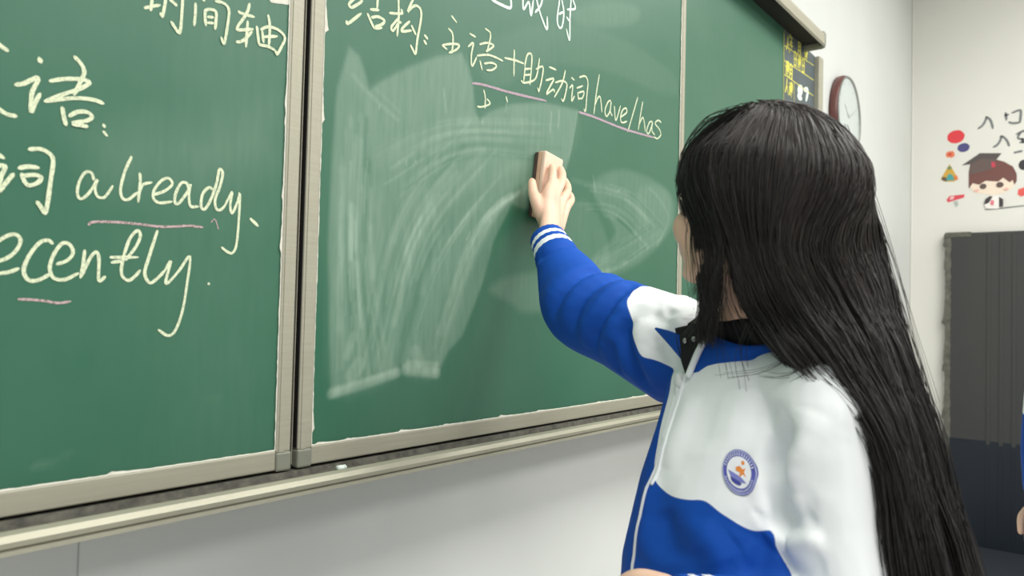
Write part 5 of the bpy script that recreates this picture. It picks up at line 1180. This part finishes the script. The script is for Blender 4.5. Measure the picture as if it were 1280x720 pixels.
# loose wisps
WISP = [
    ([(0.8067,-0.5772,1.5272), (0.8123,-0.5349,1.5098), (0.8186,-0.5090,1.4768), (0.8244,-0.4986,1.4456), (0.8359,-0.5105,1.3895), (0.8510,-0.5187,1.3335), (0.8535,-0.5202,1.3004)], 26, 0.0045),
    ([(0.8095,-0.5807,1.5255), (0.8083,-0.5292,1.4959), (0.8227,-0.5053,1.4590), (0.8366,-0.5120,1.4037), (0.8483,-0.5238,1.3428), (0.8504,-0.5325,1.3007)], 40, 0.0050),
    ([(0.8109,-0.5664,1.5261), (0.8141,-0.5206,1.4999), (0.8224,-0.5053,1.4684), (0.8306,-0.5060,1.4365), (0.8356,-0.5185,1.3986), (0.8357,-0.5330,1.3607)], 40, 0.0045),
    ([(0.8161,-0.5363,1.4415), (0.8180,-0.5206,1.4014), (0.8265,-0.5213,1.3604), (0.8401,-0.5280,1.3098)], 24, 0.006),
    ([(0.8147,-0.5876,1.5301), (0.8134,-0.5371,1.5235), (0.8215,-0.5053,1.4918), (0.8313,-0.4919,1.4586)], 16, 0.004),
    ([(0.8308,-0.5272,1.3698), (0.8471,-0.5143,1.3429), (0.8502,-0.5010,1.3220)], 10, 0.003),
    ([(0.8350,-0.5401,1.3606), (0.8553,-0.5232,1.3147), (0.8552,-0.5055,1.2858), (0.8545,-0.4957,1.2710)], 14, 0.004),
    ([(0.8315,-0.5514,1.3510), (0.8494,-0.5397,1.3101), (0.8474,-0.5432,1.2685), (0.8438,-0.5529,1.2324)], 4, 0.005),
    ([(0.8375,-0.5806,1.2971), (0.8483,-0.5649,1.2603), (0.8502,-0.5692,1.2332), (0.8529,-0.5743,1.2017)], 4, 0.006),
    ([(0.8167,-0.6419,1.2735), (0.8298,-0.6169,1.2505), (0.8339,-0.5892,1.2372), (0.8363,-0.5513,1.2290)], 4, 0.004),
    ([(0.8171,-0.6501,1.2655), (0.8178,-0.6419,1.2467), (0.8202,-0.6203,1.2384), (0.8267,-0.5963,1.2381)], 4, 0.004),
    ([(0.8147,-0.6549,1.2617), (0.8086,-0.6545,1.2455), (0.8080,-0.6451,1.2366)], 3, 0.004),
    ([(0.9200,-0.6480,1.5217), (0.9542,-0.6717,1.4501), (0.9699,-0.6878,1.3757), (0.9731,-0.7048,1.3105), (0.9748,-0.7199,1.2467)], 14, 0.005),
    ([(0.9367,-0.6598,1.4954), (0.9608,-0.6790,1.4316), (0.9733,-0.6993,1.3570), (0.9767,-0.7160,1.2831), (0.9741,-0.7334,1.2114)], 10, 0.006),
    ([(0.9628,-0.6931,1.3379), (0.9707,-0.7156,1.2649), (0.9736,-0.7368,1.1938), (0.9778,-0.7603,1.1075), (0.9742,-0.7840,1.0260)], 22, 0.006),
]
rg = np.random.default_rng(77); allc = []
for path, n, j in WISP:
    P = np.array([catmull(path, 4)[int(round(t * (len(catmull(path, 4)) - 1)))] for t in np.linspace(0, 1, 9)])
    d0 = rg.normal(0, j, (n, 1, 3)); d1 = rg.normal(0, j, (n, 1, 3)); t = np.linspace(0, 1, 9)[None, :, None]
    allc.append(P[None] + d0 * (1 - t) * 0.7 + d1 * t)
allc = np.concatenate(allc, 0)
obj('loose_strands', strand_mesh('loose_strands', allc, 0.00042, 0.00020, 0.3, 3, 3, rg), M['hair'], girl, False)

# ---------------------------------------------------------------- classmate standing at the right edge
Fs = np.array((-0.55, 0.83, 0.0)); Fs /= np.linalg.norm(Fs); Ls = np.array((-Fs[1], Fs[0], 0.0))
SB_ = V3((2.5922,-0.8591,0.9724)); SB_[2] = 0.0
AXS = (Fs, Ls, UP)
def sp(f, l, z): return SB_ + Fs * f + Ls * l + UP * z
mate = thing('person', tuple(SB_), 'person in blue track jacket, only a sleeve showing at the right edge', 'person')
bm = bmesh.new()
ball(bm, sp(0.01, 0, 1.50), AXS, (0.095, 0.075, 0.09), 22); ball(bm, sp(0.035, 0, 1.455), AXS, (0.07, 0.062, 0.075), 18); ball(bm, sp(0.055, 0, 1.415), AXS, (0.04, 0.042, 0.03), 14)
tube(bm, [sp(0.100, 0, 1.485), sp(0.114, 0, 1.452)], [0.008, 0.011], 10); ball(bm, sp(0.095, 0, 1.425), AXS, (0.01, 0.022, 0.008), 12)
for s in (1, -1): ball(bm, sp(-0.005, s * 0.074, 1.475), AXS, (0.016, 0.007, 0.028), 12)
tube(bm, [sp(-0.005, 0, 1.44), sp(-0.01, 0, 1.34), sp(-0.01, 0, 1.26)], [0.050, 0.048, 0.06], 16)
tube(bm, [sp(0, 0, 1.28), sp(0, 0, 1.0), sp(0, 0, 0.82)], [(0.14, 0.08), (0.12, 0.08), (0.15, 0.09)], 20, 5, tuple(Fs))
MA = {}
for s in (1, -1):
    MA[s] = [sp(0, s * 0.165, 1.27), sp(-0.015, s * 0.240, 1.00), sp(0.030, s * 0.190, 0.79)]
    tube(bm, MA[s], [0.036, 0.032, 0.022], 14)
    h = MA[s][2]; d = (MA[s][2] - MA[s][1]); d /= np.linalg.norm(d)
    tube(bm, [h, h + d * 0.05, h + d * 0.09], [(0.016, 0.022), (0.013, 0.036), (0.011, 0.034)], 14, 4, tuple(Fs))
    for k, f in enumerate((0.026, 0.009, -0.009, -0.025)):
        L = (0.9, 1.0, 0.95, 0.75)[k]; b0 = h + d * 0.085 + Fs * f
        tube(bm, [b0, b0 + d * 0.035 * L - Ls * s * 0.004, b0 + d * 0.062 * L - Ls * s * 0.014, b0 + d * 0.08 * L - Ls * s * 0.026], [0.0098, 0.0088, 0.0082, 0.0066], 10, 4)
    tube(bm, [h + d * 0.02 + Fs * 0.02, h + d * 0.055 + Fs * 0.045, h + d * 0.095 + Fs * 0.050 - Ls * s * 0.01], [0.013, 0.0115, 0.0085], 10, 4)
    hip = sp(0, s * 0.085, 0.82); kn = sp(0.01, s * 0.09, 0.44); an = sp(-0.02, s * 0.09, 0.08)
    tube(bm, [hip, (hip + kn) / 2, kn, an], [0.08, 0.068, 0.05, 0.034], 14)
    tube(bm, [an - UP * 0.035, sp(0.09, s * 0.09, 0.04), sp(0.14, s * 0.09, 0.035)], [(0.03, 0.026), (0.034, 0.02), (0.028, 0.016)], 12)
bme = fuse(bm, 0.0042, 2); q_ = (coords(bme) - sp(0.01, 0, 1.50)) @ np.array(AXS).T; set_attr(bme, 'scalp', np.clip((q_[:, 2] - (0.050 - 1.2 * np.clip(0.066 - q_[:, 0], 0, 0.10))) / 0.006, 0, 1) * (np.linalg.norm(q_, axis=1) < 0.13) * (q_[:, 2] > -0.075)); set_attr(bme, 'lip', np.zeros(len(bme.vertices)))
obj('body', bme, M['skin'], mate, True)
for s in (1, -1):
    b = bmesh.new(); ball(b, sp(0.094, s * 0.030, 1.478), AXS, (0.011, 0.011, 0.011), 14); e = obj('eye', b, M['eye'], mate, True)
    b = bmesh.new(); ball(b, sp(0.1025, s * 0.030, 1.478), AXS, (0.004, 0.0055, 0.0055), 12); obj('iris', b, M['iris'], e, True)
bm = bmesh.new()
tube(bm, [sp(-0.01, 0, 1.365), sp(-0.01, 0, 1.31)], [0.058, 0.068], 18)
tube(bm, [sp(0, 0, 1.30), sp(0, 0, 1.24), sp(0, 0, 1.0), sp(0, 0, 0.80)], [(0.12, 0.07), (0.165, 0.105), (0.165, 0.125), (0.165, 0.125)], 28, 5, tuple(Fs))
for s in (1, -1):
    w = MA[s][2] + (MA[s][1] - MA[s][2]) * 0.12
    tube(bm, [sp(0, s * 0.05, 1.295), MA[s][0] * .6 + sp(0, s * 0.05, 1.29) * .4, MA[s][0]], [0.055, 0.058, 0.062], 16)
    tube(bm, [MA[s][0], MA[s][1], (MA[s][1] + w) / 2, w], [0.064, 0.060, 0.056, 0.044], 20)
jm = fuse(bm, 0.007, 5); c2 = coords(jm)
d1, t1 = pl_dist(c2, MA[1]); d2, t2 = pl_dist(c2, MA[-1]); dm = np.minimum(d1, d2); tm = np.where(d1 < d2, t1, t2)
set_attr(jm, 'blue', np.maximum(np.where(dm < 0.075, (tm - 0.50) * 0.4, -1), np.where(dm < 0.068, -1, 1.03 - c2[:, 2])))
mj = obj('jacket', jm, M['jacket'], mate, True)
for s in (1, -1):
    w = MA[s][2] + (MA[s][1] - MA[s][2]) * 0.14
    obj('cuff', cuff(w, MA[s][2] - (MA[s][1] - MA[s][2]) * 0.04, 0.040, 0.032, ((0.22, 0.42), (0.60, 0.80))), [M['blue'], M['white']], mj, True)
bm = bmesh.new(); tube(bm, [sp(0, 0, 0.92), sp(0, 0, 0.80), sp(0, 0, 0.74)], [(0.155, 0.115), (0.16, 0.11), (0.15, 0.10)], 24, 4, tuple(Fs))
for s in (1, -1): tube(bm, [sp(0, s * 0.085, 0.80), sp(0.01, s * 0.09, 0.44), sp(-0.02, s * 0.09, 0.10)], [0.095, 0.075, 0.066], 16)
obj('trousers', fuse(bm, 0.009, 3), M['trouser'], mate, True)
for s in (1, -1):
    b = bmesh.new(); tube(b, [sp(-0.05, s * 0.09, 0.05), sp(0.06, s * 0.09, 0.045), sp(0.15, s * 0.09, 0.036)], [(0.042, 0.046), (0.046, 0.040), (0.040, 0.032)], 16); obj('shoe', fuse(b, 0.006, 2), M['shoe'], mate, True)
n = 4200; rg = np.random.default_rng(91); a = rg.random(n) * 2 * math.pi; a = np.where(np.cos(a) > 0.80, a + math.pi * (0.4 + 1.2 * rg.random(n)), a)
def sdome(e, k):
    r = np.array((0.095, 0.075, 0.09)) + k; return sp(0.01, 0, 1.50) + (np.cos(e) * np.cos(a) * r[0])[:, None] * Fs + (np.cos(e) * np.sin(a) * r[1])[:, None] * Ls + (np.sin(e) * r[2])[:, None] * UP
ph = [sdome(np.radians(88) + rg.normal(0, .05, n), .012), sdome(np.radians(60) + rg.normal(0, .08, n), .013), sdome(np.radians(30) + rg.normal(0, .08, n), .013), sdome(np.radians(2) + rg.normal(0, .08, n), .014)]
q = ph[-1].copy(); q[:, 2] -= 0.05 + 0.03 * rg.random(n); q += (SB_ - q) * np.array((0.12, 0.12, 0)); ph.append(q)
obj('hair', strand_mesh('hair', np.stack(ph, 1), 0.0010, 0.0006, 0.15, 3, 3, rg), M['hair'], mate, False)
